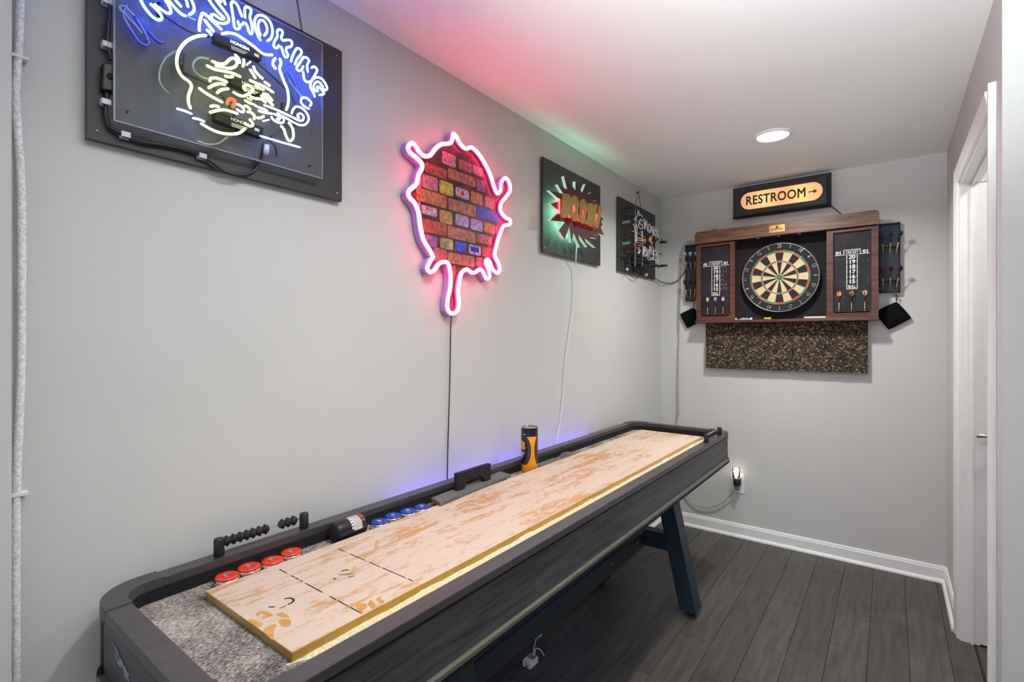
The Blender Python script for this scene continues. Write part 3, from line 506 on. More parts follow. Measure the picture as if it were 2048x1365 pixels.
# cabinet sides below the rails
mk('side_panel', MB().box(TX1-0.032, TY0+0.055, 0.684, TX1-0.010, TY1-0.055, TZ-0.020), 'panel', T)
mk('side_panel', MB().box(TX0+0.012, TY0+0.055, 0.684, TX0+0.034, TY1-0.055, TZ-0.020), 'panel', T)
ep = mk('end_panel', MB().box(TX0+0.055, TY0+0.014, 0.684, TX1-0.055, TY0+0.036, TZ-0.020), 'panel', T)
mk('end_panel', MB().box(TX0+0.055, TY1-0.036, 0.684, TX1-0.055, TY1-0.014, TZ-0.020), 'panel', T)
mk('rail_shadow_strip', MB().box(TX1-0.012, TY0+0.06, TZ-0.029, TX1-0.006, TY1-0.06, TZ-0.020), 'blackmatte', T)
M['ledge'] = mat('sage_grey_bottom_trim', (0.11, 0.115, 0.085), 0.35, var=0.06, vscale=30)
def trim(x0, y0, x1, y1, nm='bottom_trim'):
    mk(nm, MB().box(x0, y0, 0.674, x1, y1, 0.686), 'ledge', T, bevel=0.002)
trim(TX1-0.030, TY0+0.055, TX1+0.001, TY1-0.055); trim(TX0-0.001, TY0+0.055, TX0+0.030, TY1-0.055)
trim(TX0+0.055, TY0, TX1-0.055, TY0+0.03); trim(TX0+0.055, TY1-0.03, TX1-0.055, TY1)
mk('under_frame', MB().box(TX0+0.012, TY0+0.014, 0.655, TX1-0.008, TY1-0.014, 0.6745), 'blackmatte', T)
# pale scuffed decal on the near end
dp = [(0.150, 0.776), (0.166, 0.772), (0.186, 0.765), (0.214, 0.756), (0.250, 0.748), (0.250, 0.728), (0.212, 0.738), (0.186, 0.742), (0.166, 0.752)]
M['decal'] = mat('worn_pale_decal', (0.05, 0.06, 0.07), 0.5, c2=(0.30, 0.36, 0.42), vscale=90, lo=0.4, hi=0.6)
mk('worn_decal', MB().prism([(x, TY0+0.0135, z) for x, z in dp], (0, -0.0006, 0)), 'decal', ep)
# bed and playing board
ZB = 0.7925
mk('carpet_bed', MB().box(TX0+0.034, TY0+0.036, ZB-0.012, TX1-0.032, TY1-0.036, ZB), 'bed', T)
def lin(x0, y0, x1, y1): mk('carpet_lining', MB().box(x0, y0, ZB, x1, y1, TZ-0.0195), 'lining', T)
lin(TX0+0.034, TY0+0.1, TX0+0.0455, TY1-0.1); lin(TX1-0.0455, TY0+0.1, TX1-0.032, TY1-0.1)
lin(TX0+0.1, TY0+0.036, TX1-0.1, TY0+0.0455); lin(TX0+0.1, TY1-0.0455, TX1-0.1, TY1-0.036)
for cx, cy, sx, sy in ((TX0, TY0, 1, 1), (TX1, TY0, -1, 1), (TX0, TY1, 1, -1), (TX1, TY1, -1, -1)):
    r2 = 0.055; w = 0.0455; q = []
    for k in range(9):
        a = PI/2*k/8; q.append((cx+sx*(w+r2-r2*math.cos(a)), cy+sy*(w+r2-r2*math.sin(a)), ZB))
    q.append((cx+sx*(w+r2), cy+sy*(w-0.012), ZB)); q.append((cx+sx*(w-0.012), cy+sy*(w-0.012), ZB)); q.append((cx+sx*(w-0.012), cy+sy*(w+r2), ZB))
    mk('carpet_lining', MB().prism(q, (0, 0, 0.0275)), 'lining', T)
BX0, BX1, BY0, BY1, BZ = 0.155, 0.526, -3.249, -0.742, 0.8105
pb = mk('playing_board', MB().box(BX0, BY0, ZB, BX1, BY1, BZ-0.0006), 'lacquer', T, bevel=0.0012)
mk('powdered_surface', MB().box(BX0+0.001, BY0+0.001, BZ-0.0007, BX1-0.001, BY1-0.001, BZ), 'playboard', pb)
M['worn_ink'] = mat('worn_black_line', (0.012, 0.012, 0.014), 0.6, c2=(0.62, 0.44, 0.28), vscale=60, lo=0.52, hi=0.60)
for y in (-2.933, -3.092): mk('foul_line', MB().box(BX0+0.03, y-0.0016, BZ, BX1-0.002, y+0.0016, BZ+0.0003), 'worn_ink', pb)
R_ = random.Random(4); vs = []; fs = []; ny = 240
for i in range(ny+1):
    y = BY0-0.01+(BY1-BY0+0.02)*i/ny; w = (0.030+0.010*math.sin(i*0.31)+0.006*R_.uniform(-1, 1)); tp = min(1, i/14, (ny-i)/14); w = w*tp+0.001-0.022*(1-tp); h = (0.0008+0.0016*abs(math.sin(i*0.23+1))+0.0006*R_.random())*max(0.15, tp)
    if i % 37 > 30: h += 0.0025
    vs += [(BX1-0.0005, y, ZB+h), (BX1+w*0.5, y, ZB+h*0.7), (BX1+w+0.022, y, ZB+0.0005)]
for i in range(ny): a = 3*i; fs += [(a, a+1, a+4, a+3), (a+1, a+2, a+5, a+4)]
dr = mk('amber_lit_powder', MB().add(vs, fs, True), 'drift', T, fixn=False); dr['kind'] = 'stuff'
# worn numerals and stray marks printed on the board
def mark(pts, w=0.0022):
    b = MB(); P = smooth_path([(x, y, BZ) for x, y in pts], 4)
    for a, c in zip(P[:-1], P[1:]):
        d = (c-a).normalized(); n = Vector((-d.y, d.x, 0))*w
        b.add([a-n, c-n, c+n, a+n, a-n+Vector((0,0,.0003)), c-n+Vector((0,0,.0003)), c+n+Vector((0,0,.0003)), a+n+Vector((0,0,.0003))], [(0,1,2,3),(7,6,5,4),(0,4,5,1),(1,5,6,2),(2,6,7,3),(3,7,4,0)])
    mk('worn_numeral', b, 'ink' if w > 0.0018 else 'worn_ink', pb)
mark([(0.333, -3.159), (0.338, -3.150), (0.352, -3.148), (0.361, -3.157), (0.360, -3.166)], 0.0024)
mark([(0.360, -3.166), (0.363, -3.176), (0.361, -3.185)], 0.0014); mark([(0.348, -3.188), (0.338, -3.196)], 0.0021)
mark([(0.319, -3.006), (0.321, -2.996), (0.327, -2.991)], 0.0026); mark([(0.335, -3.039), (0.343, -3.036)], 0.0022); mark([(0.360, -3.016), (0.364, -3.000)], 0.0016)
mark([(0.330, -3.020), (0.345, -3.006), (0.352, -2.992)], 0.0013)
M['wiped'] = mat('wiped_bare_lacquer', (0.50, 0.22, 0.020), 0.2, c2=(0.62, 0.30, 0.045), vscale=60, coat=0.5)
M['wiped_brown'] = mat('wiped_brown_streak', (0.46, 0.22, 0.09), 0.4, c2=(0.62, 0.36, 0.18), vscale=90)
WP = [[(0.3535, -3.247), (0.3607, -3.2397), (0.3803, -3.236), (0.3922, -3.2361), (0.3964, -3.2455), (0.3827, -3.2487)],
    [(0.4161, -3.2464), (0.4092, -3.2322), (0.4114, -3.2216), (0.421, -3.2233), (0.4309, -3.2335), (0.4567, -3.2477), (0.4523, -3.251)],
    [(0.4052, -3.2098), (0.4074, -3.2007), (0.4197, -3.1951), (0.4337, -3.1994), (0.4407, -3.2085), (0.4315, -3.2154), (0.4179, -3.2149)],
    [(0.3774, -3.2004), (0.3811, -3.1917), (0.3953, -3.1888), (0.414, -3.1919), (0.4029, -3.1965), (0.389, -3.2013)],
    [(0.3431, -3.2263), (0.3403, -3.2146), (0.3516, -3.2081), (0.3721, -3.2064), (0.378, -3.2077), (0.3745, -3.2179), (0.3738, -3.2261), (0.3664, -3.2241), (0.3671, -3.2159), (0.3498, -3.2193), (0.3559, -3.2282)],
    [(0.4802, -3.0785), (0.4831, -3.0679), (0.4986, -3.0646), (0.5082, -3.0738), (0.5107, -3.084), (0.52, -3.0888), (0.4996, -3.0883)],
    [(0.4973, -3.0614), (0.4889, -3.0465), (0.5017, -3.0497), (0.5162, -3.0554), (0.518, -3.0664), (0.5056, -3.0634)],
    [(0.4947, -3.0377), (0.492, -3.0267), (0.4949, -3.0222), (0.4991, -3.03), (0.5175, -3.0334), (0.5187, -3.041), (0.5075, -3.041)],
    [(0.2529, -2.8553), (0.2346, -2.8351), (0.2445, -2.8352), (0.275, -2.8606), (0.2924, -2.8828), (0.2973, -2.9065), (0.3024, -2.9323), (0.2962, -2.9305), (0.2891, -2.9059), (0.2841, -2.8822)]]
for k, q in enumerate(WP):
    P = smooth_path([(x, y, BZ+0.0002) for x, y in q], 4, True)
    mk('wiped_patch', MB().prism(P, (0, 0, 0.0002)), 'wiped' if k < len(WP)-1 else 'wiped_brown', pb)
# A-frame legs
for (yc, nm) in ((-1.185, 'far'), (-2.795, 'near')):
    for s in (1, -1):
        xb, xt = 0.345+s*0.253, 0.345+s*0.115
        b = MB(); h = 0.041; y0, y1 = yc-0.045, yc+0.045
        z0, z1 = 0.022, 0.656
        b.prism([(xb-h, y0, z0), (xb+h, y0, z0), (xt+h, y0, z1), (xt-h, y0, z1)], (0, y1-y0, 0))
        lg = mk('leg', b, 'leg', T, bevel=0.002)
        mk('levelling_foot', MB().lathe((xb, yc, 0), [(0.019, 0.0), (0.019, 0.008), (0.008, 0.011), (0.007, 0.023)], 18), 'black', lg)
    b = MB(); b.box(0.345-0.185, yc-0.030, 0.295, 0.345+0.185, yc+0.030, 0.378); mk('cross_stretcher', b, 'leg', T, bevel=0.002)
mk('long_beam', MB().box(0.318, -2.765, 0.293, 0.372, -1.216, 0.375), 'leg', T, bevel=0.002)
for y in (-1.32, -1.62): mk('bolt', MB().lathe((0.372, y, 0.345), [(0.007, 0), (0.005, 0.004)], 12, 'x'), 'steel', T)
# violet led strip taped along the wall side under the rail
mk('led_strip', MB().box(0.0325, -2.60, 0.742, 0.0445, -1.15, 0.748), 'l_violet', T, label='violet light strip facing the wall')
# abacus scorers
def scorer(x, y0, y1, groups, nm_lab):
    s = mk('abacus_scorer', MB().tube([(x, y0, TZ+0.031), (x, y1, TZ+0.031)], 0.0012, 8), 'steel', T, label=nm_lab)
    for y in (y0, y1): mk('post', MB().lathe((x, y, TZ), [(0.0115, 0), (0.0125, 0.002), (0.0120, 0.041), (0.0105, 0.0435), (0.003, 0.044)], 24), 'black', s)
    bead = None
    for y in groups:
        if bead is None:
            pr = [(0.0085, -0.0080), (0.0092, -0.0072), (0.0094, -0.0042), (0.0132, -0.0014), (0.0137, 0.0), (0.0132, 0.0014), (0.0094, 0.0042), (0.0092, 0.0072), (0.0085, 0.0080)]
            bead = mk('bead', MB().lathe((0, 0, 0), pr, 24, 'y'), 'black', s, local=True)
            bead.location = Vector((x, y, TZ+0.031)) - wloc(s)
        else:
            c = bead.copy(); col.objects.link(c); c.parent = s; c.location = Vector((x, y, TZ+0.031)) - wloc(s)
scorer(0.0555, -3.178, -2.950, [-3.160+0.0163*k for k in range(7)] + [-3.015+0.0163*k for k in range(3)], 'black score counter on the wall-side rail')
scorer(0.634, -1.045, -0.79, [-1.020+0.0180*k for k in range(10)], 'black score counter on the room-side rail at the far end')

# ------------------------------------------------------------------ things in the gutter
def puck(loc, m, label, tilt=(0, 0, 0), proto=None):
    if proto is None:
        t = thing('shuffleboard_puck', label, 'puck', loc, None)
        b = MB().lathe((0, 0, 0), [(0.018, 0.0), (0.0255, 0.001), (0.0275, 0.005), (0.0265, 0.008), (0.0275, 0.011), (0.0280, 0.014), (0.0255, 0.0172)], 36)
        mk('steel_weight', b, 'chrome', t, local=True)
        b = MB().lathe((0, 0, 0), [(0.0258, 0.0168), (0.0262, 0.0200), (0.0240, 0.0225), (0.0125, 0.0230), (0.0110, 0.0218), (0.0085, 0.0212), (0.0001, 0.0212)], 36)
        cp = mk('coloured_cap', b, m, t, local=True)
        mk('centre_ring', MB().lathe((0, 0, 0), [(0.0085, 0.0213), (0.0080, 0.0222), (0.0055, 0.0222), (0.005, 0.0214), (0.0001, 0.0214)], 24), 'chrome' if m == 'bluecap' else 'decal', t, local=True)
    else:
        t = copy_tree(proto); t.location = loc; t['label'] = label
    t.rotation_euler = tilt
    return t
reds = [(0.1245, -3.189), (0.1175, -3.133), (0.1275, -3.079), (0.118, -3.0225)]
rl = ['red-capped chrome puck nearest the near end of the gutter', 'second red-capped puck from the near end of the gutter', 'third red-capped puck from the near end, against the playing board', 'red-capped puck farthest from the near end of the table']
p0 = None
for (x, y), l in zip(reds, rl):
    r = puck((x, y, ZB), 'red', l, proto=p0); r['group'] = 'red pucks in the gutter'; p0 = p0 or r
bls = [(0.1235, -2.738), (0.1155, -2.678), (0.1215, -2.620), (0.1265, -2.563)]
blab = ['blue-capped chrome puck beside the dark bottle', 'second blue-capped puck from the dark bottle', 'third blue-capped puck from the dark bottle', 'blue-capped puck nearest the grey ledge with the arch']
p0 = None
for (x, y), l in zip(bls, blab):
    r = puck((x, y, ZB), 'bluecap', l, proto=p0); r['group'] = 'blue pucks in the gutter'; p0 = p0 or r
# dark bottle lying down
t = thing('wax_bottle', 'small dark glossy bottle with white label lying in the gutter', 'bottle', (0.117, -2.845, ZB))
ang = 0.0
cy, rB = -2.845, 0.0300; zc = ZB+rB+0.001; xc = 0.1195
b = MB().lathe((xc, cy, zc), [(0.020, -0.052), (0.0285, -0.050), (0.030, -0.046), (0.030, -0.012), (0.030, 0.040), (0.028, 0.045), (0.020, 0.048), (0.0001, 0.048)], 32, 'y')
mk('body', b, 'navy', t)
mk('screw_cap', MB().lathe((xc, cy, zc), [(0.0001, -0.0545), (0.024, -0.0540), (0.0275, -0.052), (0.0280, -0.0495)], 32, 'y'), 'blackmatte', t)
def arc_patch(xc, cy, zc, r, h0, h1, a0, a1, axis, n=14, taper=None):
    vs = []; fs = []
    for i in range(n+1):
        a = a0+(a1-a0)*i/n; c, s_ = r*math.cos(a), r*math.sin(a)
        for h in (h0, h1):
            vs.append({'y': (xc+c, cy+h, zc+s_), 'z': (xc+c, cy+s_, zc+h)}[axis])
    for i in range(n): fs.append((2*i, 2*i+2, 2*i+3, 2*i+1))
    return MB().add(vs, fs, True)
lb = mk('label', arc_patch(xc, cy, zc, 0.0303, -0.002, 0.026, 0.15*PI-0.5, 0.78*PI, 'y'), 'labelw', t, fixn=False)
for k in range(9):
    mk('label_line', arc_patch(xc, cy, zc, 0.0305, 0.003+0.0024*k, 0.0037+0.0024*k, 0.06*PI, 0.60*PI, 'y'), 'grey', lb, fixn=False)
mk('red_band', arc_patch(xc, cy, zc, 0.0303, 0.029, 0.038, 0.30*PI, 0.55*PI, 'y'), 'sisal_r', t, fixn=False)
for k in range(5): mk('lettering', arc_patch(xc, cy, zc, 0.0306, -0.009, -0.003, 0.05*PI+k*0.30, 0.05*PI+k*0.30+0.20, 'y'), 'print', t, fixn=False)
# grey ledge with the arched block (score triangle rack)
t = thing('arched_block', 'black block with an arch cut-out standing on a dusty grey ledge', 'block', (0.1, -2.25, ZB))
M['dusty'] = powder_mat('dusty_black_plastic', (0.06, 0.06, 0.06), (0.26, 0.25, 0.235), 0.38, 0.68, 330)
lq = [(0.106, -2.499), (0.174, -2.521), (0.1475, -2.092), (0.083, -2.078)]
mk('ledge', MB().prism([(x, y, 0.8107) for x, y in lq], (0, 0, 0.0115)), 'dusty', t, bevel=0.001)
mk('support', MB().box(0.088, -2.46, ZB, 0.148, -2.12, 0.8107), 'blackmatte', t)
y0, y1, z0, z1 = -2.390, -2.198, 0.8222, 0.886
def ax(y): return 0.132-(y-y0)*0.0
P = [(y0, z0), (y0, z1), (y1, z1), (y1, z0), (y1-0.040, z0)]
for k in range(1, 16):
    a = PI*k/16; P.append(((y0+y1)/2+math.cos(a)*0.056, z0+0.034*math.sin(a)))
P.append((y0+0.040, z0))
mk('arch', MB().prism([(0.112, a, c) for a, c in P], (0.019, 0, 0)), 'blackmatte', t, bevel=0.0012)
# can of shuffleboard powder
cx, cy = 0.1125, -1.905
t = thing('powder_can', 'tall black and orange cardboard can of table wax standing in the gutter', 'can', (cx, cy, ZB))
rC, hC = 0.0368, 0.197
b = MB().lathe((cx, cy, ZB), [(rC-0.001, 0), (rC, 0.003), (rC, hC-0.009), (rC-0.001, hC-0.008)], 40); mk('body', b, 'orange', t)
mk('rim', MB().lathe((cx, cy, ZB), [(rC, hC-0.003), (rC+0.0008, hC), (rC-0.001, hC+0.001), (rC-0.004, hC-0.006), (0.0001, hC-0.006)], 40), 'steel', t)
view = math.atan2(-3.7358-cy, 1.3971-cx)
def can_patch(fn, z0, z1, m, nm, r=rC+0.0004, n=22):
    b = MB(); vs = []; fs = []
    for i in range(n+1):
        z = z0+(z1-z0)*i/n; a0, a1 = fn((z-z0)/(z1-z0))
        for j in range(25):
            a = view+a0+(a1-a0)*j/24; vs.append((cx+r*math.cos(a), cy+r*math.sin(a), ZB+z))
    for i in range(n):
        for j in range(24): fs.append((i*25+j, i*25+j+1, (i+1)*25+j+1, (i+1)*25+j))
    return mk(nm, b.add(vs, fs, True), m, t, fixn=False)
can_patch(lambda u: (-PI, PI), 0.158, hC-0.002, 'navy', 'top_band', n=4)
can_patch(lambda u: (-2.9, 0.20-0.55*abs(2*u-1)**2.4), 0.034, 0.159, 'greycan', 'oval_panel')
can_patch(lambda u: (-2.9, -0.22-0.55*abs(2*u-1)**2.2), 0.040, 0.159, 'navy', 'navy_panel', r=rC+0.0007)
can_patch(lambda u: (0.62+0.40*abs(2*u-1)**2.4, 2.9), 0.034, 0.159, 'greycan', 'oval_panel')
can_patch(lambda u: (-1.25, -0.95+0.42*math.sqrt(max(0, 1-(2*u-0.9)**2))), 0.112, 0.138, 'orange', 'logo', r=rC+0.0010, n=8)
can_patch(lambda u: (-1.35, -0.60+0.15*u), 0.101, 0.112, 'orange', 'logo', r=rC+0.0010, n=3)
for k, (z, a1) in enumerate([(0.088, -0.62), (0.079, -0.80), (0.070, -0.92)]): can_patch(lambda u: (-1.35, a1), z-0.0055, z, 'print', 'lettering', r=rC+0.0010, n=2)
can_patch(lambda u: (-0.95, -0.45), 0.166, 0.1685, 'print', 'lettering', r=rC+0.0008, n=2)
# little tetra block
t = thing('corner_block', 'small dusty grey wedge block lying in the gutter beyond the can', 'block', (0.112, -1.585, ZB))
b = MB().add([(0.080, -1.625, ZB), (0.150, -1.625, ZB), (0.150, -1.545, ZB), (0.080, -1.545, ZB), (0.100, -1.60, ZB+0.022), (0.128, -1.60, ZB+0.026), (0.128, -1.57, ZB+0.026), (0.100, -1.57, ZB+0.022)],
    [(0, 3, 2, 1), (4, 5, 6, 7), (0, 1, 5, 4), (1, 2, 6, 5), (2, 3, 7, 6), (3, 0, 4, 7)]); mk('wedge', b, 'dusty', t, bevel=0.001)
t = thing('dusty_strip', 'flat dusty black strip lying in the gutter behind the can', 'strip', (0.12, -1.74, ZB))
b = MB().box(0.082, -1.83, ZB, 0.150, -1.66, ZB+0.006); mk('slat', b, 'dusty', t, bevel=0.001)

# ------------------------------------------------------------------ boards and signs on the left wall
def wall_board(yc, label, w=0.628, zc=2.053, h=0.474):
    t = thing('backboard', label, 'board', (0, yc, zc-h/2), None)
    mk('panel', MB().box(0.006, yc-w/2, zc-h/2, 0.020, yc+w/2, zc+h/2), 'board', t, bevel=0.001)
    for sy in (-1, 1):
        for sz in (-1, 1):
            mk('screw', MB().lathe((0.020, yc+sy*(w/2-0.018), zc+sz*(h/2-0.022)), [(0.0035, 0), (0.0026, 0.0015), (0.0001, 0.002)], 10, 'x'), 'steel', t)
    mk('spacer', MB().box(0.0, yc-w/2+0.05, zc-h/2+0.05, 0.006, yc+w/2-0.05, zc+h/2-0.05), 'blackmatte', t)
    t['group'] = 'charcoal backboards behind the signs'
wall_board(-3.115, 'charcoal backboard behind the blue no smoking neon')
wall_board(-1.347, 'charcoal backboard behind the comic burst sign', 0.62)
wall_board(-0.472, 'charcoal backboard behind the unlit neon by the corner', 0.62)

def mm(pts, x): return [(x, a/1000, b_/1000) for a, b_ in pts]
# no smoking neon
t = thing('neon_sign', 'lit blue and lime neon sign reading NO SMOKING around a smoking cat face', 'neon sign', (0.045, -3.137, 1.863))
mk('acrylic_panel', MB().box(0.0425, -3.387, 1.862, 0.0475, -2.888, 2.262), 'acrylic', t)
b = MB(); e = 0.0016
for q in ((-3.3895, 1.860, -3.3865, 2.264), (-2.8885, 1.860, -2.8855, 2.264), (-3.3865, 1.860, -2.8885, 1.863), (-3.3865, 2.261, -2.8885, 2.264)):
    b.box(0.0422, q[0], q[1], 0.0478, q[2], q[3])
mk('acrylic_edge', b, 'acrylic_edge', t)
for y in (-3.36, -2.915):
    for z in (1.895, 2.235): mk('standoff', MB().cyl((0.020, y, z), (0.042, y, z), 0.0025, n=12), 'black', t)
for c, pts in D['A']:
    r = {'blue': 0.0030, 'white': 0.0029, 'cream': 0.0033, 'orange': 0.0042, 'deepblue': 0.0027}[c]
    P = smooth_path(mm(pts, 0.085), 4)
    rs = [r]*len(P); rs[0] = rs[-1] = r*0.55
    mk('neon_tube', MB().tube(P, rs, 8), 'n_'+c, t)
for pts in D['G']: mk('glass_return', MB().tube(smooth_path(mm(pts, 0.062), 5), 0.0028, 8), 'glass_clear', t)
for i, q in enumerate(D['boxes']):
    P = [(0.049, a/1000, c/1000) for a, c in q]
    bx = mk('transformer', MB().prism(P, (0.022, 0, 0)), 'blackmatte', t, bevel=0.0015)
    a = [Vector(p)+Vector((0.0222, 0, 0)) for p in P]; u = a[1]-a[0]; v = a[3]-a[0]
    o = a[0]+u*0.28+v*0.30
    yy, zz = o.y, o.z
    text('brand_lettering', 'HONGBA', 0.011, 'n_white' if i == 0 else 'labelw', (0.0713, yy+0.026, zz-0.001), '+x', bx, 0.0004, 0.0002)  # first box's lettering is made to glow, though it is plain print
    for r_ in range(3):
        mk('label_print', MB().box(0.0711, yy+0.004, zz-0.0105-0.0035*r_, 0.0715, yy+0.045-0.004*r_, zz-0.0120-0.0035*r_), 'labelw', bx)
    mk('label_print', MB().box(0.0711, yy+0.062, zz-0.0110, 0.0715, yy+0.074, zz-0.0035), 'labelw', bx)
for (y, z0, z1) in ((-3.268, 2.008, 2.055), (-3.020, 1.985, 2.030), (-2.99, 1.980, 2.025), (-3.31, 2.12, 2.15)):
    mk('electrode', MB().cyl((0.068, y, z0), (0.068, y+0.002, z1), 0.0065, n=14), 'cable_k', t)
for pts in ([(0.05, -3.13, 1.94), (0.06, -3.16, 1.98), (0.058, -3.2, 2.01), (0.06, -3.26, 2.015)], [(0.06, -3.05, 1.93), (0.062, -3.02, 1.96), (0.066, -2.99, 1.99)], [(0.06, -3.1, 2.12), (0.065, -3.06, 2.10), (0.062, -3.0, 2.07), (0.066, -2.975, 2.03)], [(0.055, -3.2, 2.13), (0.06, -3.25, 2.12), (0.062, -3.30, 2.13)], [(0.056, -3.07, 1.93), (0.062, -3.04, 1.91), (0.055, -3.03, 1.885)]):
    mk('lead_wire', MB().tube(smooth_path(pts, 6), 0.0022, 6), 'cable_k', t)
# blue glass tubes added behind the letters to stand for their blue glow
for pts in ([(-3.37, 2.12), (-3.375, 2.09), (-3.35, 2.05), (-3.335, 2.045), (-3.33, 2.06), (-3.355, 2.10)], [(-3.0, 2.13), (-2.975, 2.09), (-2.96, 2.05), (-2.95, 2.03)], [(-3.33, 2.08), (-3.31, 2.065), (-3.30, 2.07)]):
    mk('blue_glow_tube', MB().tube(smooth_path([(0.06, a, c) for a, c in pts], 5), 0.004, 8), 'blueglass' if 'blueglass' in M else M.setdefault('blueglass', mat('blue_glass', (0.01, 0.05, 0.5), 0.1, coat=1)), t)
cord = [(0.034, a/1000, c/1000) for a, c in D['cordA']]
mk('power_cord', MB().tube(smooth_path(cord, 5), 0.0042, 8), 'cable_k', t)
pc = [(0.030, a/1000, c/1000) for a, c in D['cordA2']]; pc[-1] = (0.055, pc[-1][1], pc[-1][2]); pc[-2] = (0.045, pc[-2][1], pc[-2][2])
mk('power_cord', MB().tube(smooth_path(pc, 5), 0.0040, 8), 'cable_k', t)
for a, c in D['clips']:
    b = MB(); y, z = a/1000, c/1000; b.box(0.020, y-0.0085, z-0.007, 0.023, y+0.0085, z+0.007); b.box(0.023, y-0.0085, z-0.006, 0.037, y-0.0055, z+0.006); b.box(0.035, y-0.0085, z-0.006, 0.038, y+0.008, z+0.006); b.box(0.030, y+0.006, z-0.006, 0.038, y+0.0085, z+0.006)
    mk('cable_clip', b, 'clip', t, bevel=0.0008)
P = [(0.020, a/1000, c/1000) for a, c in D['switchA']]
sw = mk('inline_switch', MB().prism(P, (0.020, 0, 0)), 'black', t, bevel=0.003)
mk('rocker', MB().lathe((0.040, -3.3925, 1.957), [(0.0075, 0), (0.007, 0.003), (0.0001, 0.004)], 20, 'x'), 'blackmatte', sw)
mk('connector', MB().cyl((0.06, -3.062, 1.880), (0.06, -3.060, 1.905), 0.007, n=14), 'clip', t)
def chain(t, p0, p1, n):
    p0, p1 = Vector(p0), Vector(p1)
    for k in range(n):
        c = p0.lerp(p1, (k+0.5)/n); d = (p1-p0).normalized(); s_ = Vector((1, 0, 0)) if k % 2 else d.cross(Vector((1, 0, 0))).normalized(); L = (p1-p0).length/n*0.62
        pts = [c+d*L*math.cos(2*PI*i/10)+s_*0.0028*math.sin(2*PI*i/10) for i in range(10)]
        mk('chain_link', MB().tube(pts, 0.0009, 5, closed=True), 'cable_k', t)
chain(t, (0.04, -2.945, 2.262), (0.02, -2.962, 2.43), 20); chain(t, (0.04, -3.33, 2.262), (0.02, -3.31, 2.43), 20)

# splash shaped red neon
t = thing('splash_sign', 'red neon splash outline filled with a printed graffiti brick wall', 'neon sign', (0.0, -2.26, 1.474))
BL = [(a/1000, c/1000) for a, c in D['blob']]
BS = smooth_path([(0, a, c) for a, c in BL], 3, True)
cen = Vector((0, -2.24, 1.88))
mk('backing_panel', MB().prism([(0.010, p.y, p.z) for p in BS], (0.013, 0, 0)), 'brickback', t)
n = len(BS); ring = []
nrm = []
for i in range(n):
    d = (BS[(i+1) % n]-BS[i-1]).normalized(); nrm.append(Vector((0, d.z, -d.y)))
area2 = sum(BS[i].y*BS[(i+1) % n].z-BS[(i+1) % n].y*BS[i].z for i in range(n))
sg = 1 if area2 > 0 else -1
o1 = [Vector((0.008, p.y, p.z))+nrm[i]*sg*0.0085 for i, p in enumerate(BS)]; i1 = [Vector((0.008, p.y, p.z))-nrm[i]*sg*0.0065 for i, p in enumerate(BS)]
mk('milky_channel', MB().ringplate(o1, i1, (0.024, 0, 0)), 'splash_edge', t)
mk('neon_flex', MB().tube([(0.0375, p.y, p.z) for p in BS], 0.0078, 10, closed=True), 'n_pink', t)
for k, (c, a, d) in enumerate(D['bricks']):
    y0, y1 = a[0]/1000+0.001, d[0]/1000-0.001; z1, z0 = a[1]/1000+0.001, d[1]/1000-0.0065
    rr = random.Random(k); j = lambda s_=0.003: rr.uniform(-s_, s_)
    P = []
    ch = 0.006
    for (yy, zz, dy, dz) in ((y0, z0, 1, 1), (y1, z0, -1, 1), (y1, z1, -1, -1), (y0, z1, 1, -1)):
        e1 = (yy+dy*ch+j(.0015), zz+j(.0015)); e2 = (yy+j(.0015), zz+dz*ch+j(.0015))
        P += [e2, e1] if (dy*dz > 0) else [e1, e2]
    bk = mk('brick_print', MB().prism([(0.0230, a_, c_) for a_, c_ in P], (0.0005, 0, 0)), 'br_'+c, t)
    if c == 'stripe':
        for q in range(6): mk('stripe_print', MB().box(0.0235, y0+0.004+0.008*q, z0+0.004, 0.0238, y0+0.0065+0.008*q, z1-0.004), 'ink', bk)
    if k == 8: mk('red_mark', MB().lathe((0.0235, (y0+y1)/2, (z0+z1)/2), [(0.009, 0), (0.009, 0.0003)], 12, 'x'), 'sisal_r', bk)
    if k == 14: mk('red_mark', MB().lathe((0.0235, y0+0.03, z1-0.010), [(0.007, 0), (0.007, 0.0003)], 12, 'x'), 'sisal_r', bk)
    if k == 25: mk('blue_mark', MB().box(0.0235, y0+0.012, z0+0.012, 0.0238, y1-0.014, z1-0.008), 'bluecap', bk)
mk('power_cord', MB().tube(smooth_path([(0.02, -2.302, 1.480), (0.012, -2.303, 1.44), (0.008, -2.305, 1.2), (0.006, -2.312, 1.0), (0.012, -2.322, 0.86), (0.014, -2.33, 0.70)], 6), 0.0022, 8), 'cable_k', t)

# comic burst sign
t = thing('burst_sign', 'comic burst sign reading BOOM! in gold letters lit red and green', 'lit sign', (0.02, -1.35, 1.85))
K = D['burst']
mk('burst_body', MB().prism([(0.068, a/1000, c/1000) for a, c in K], (0.016, 0, 0)), 'mint', t)
cyk, czk = sum(a for a, c in K)/len(K)/1000, sum(c for a, c in K)/len(K)/1000
mk('burst_face', MB().prism([(0.084, cyk+(a/1000-cyk)*0.992, czk+(c/1000-czk)*0.992) for a, c in K], (0.0015, 0, 0)), 'maroon', t)
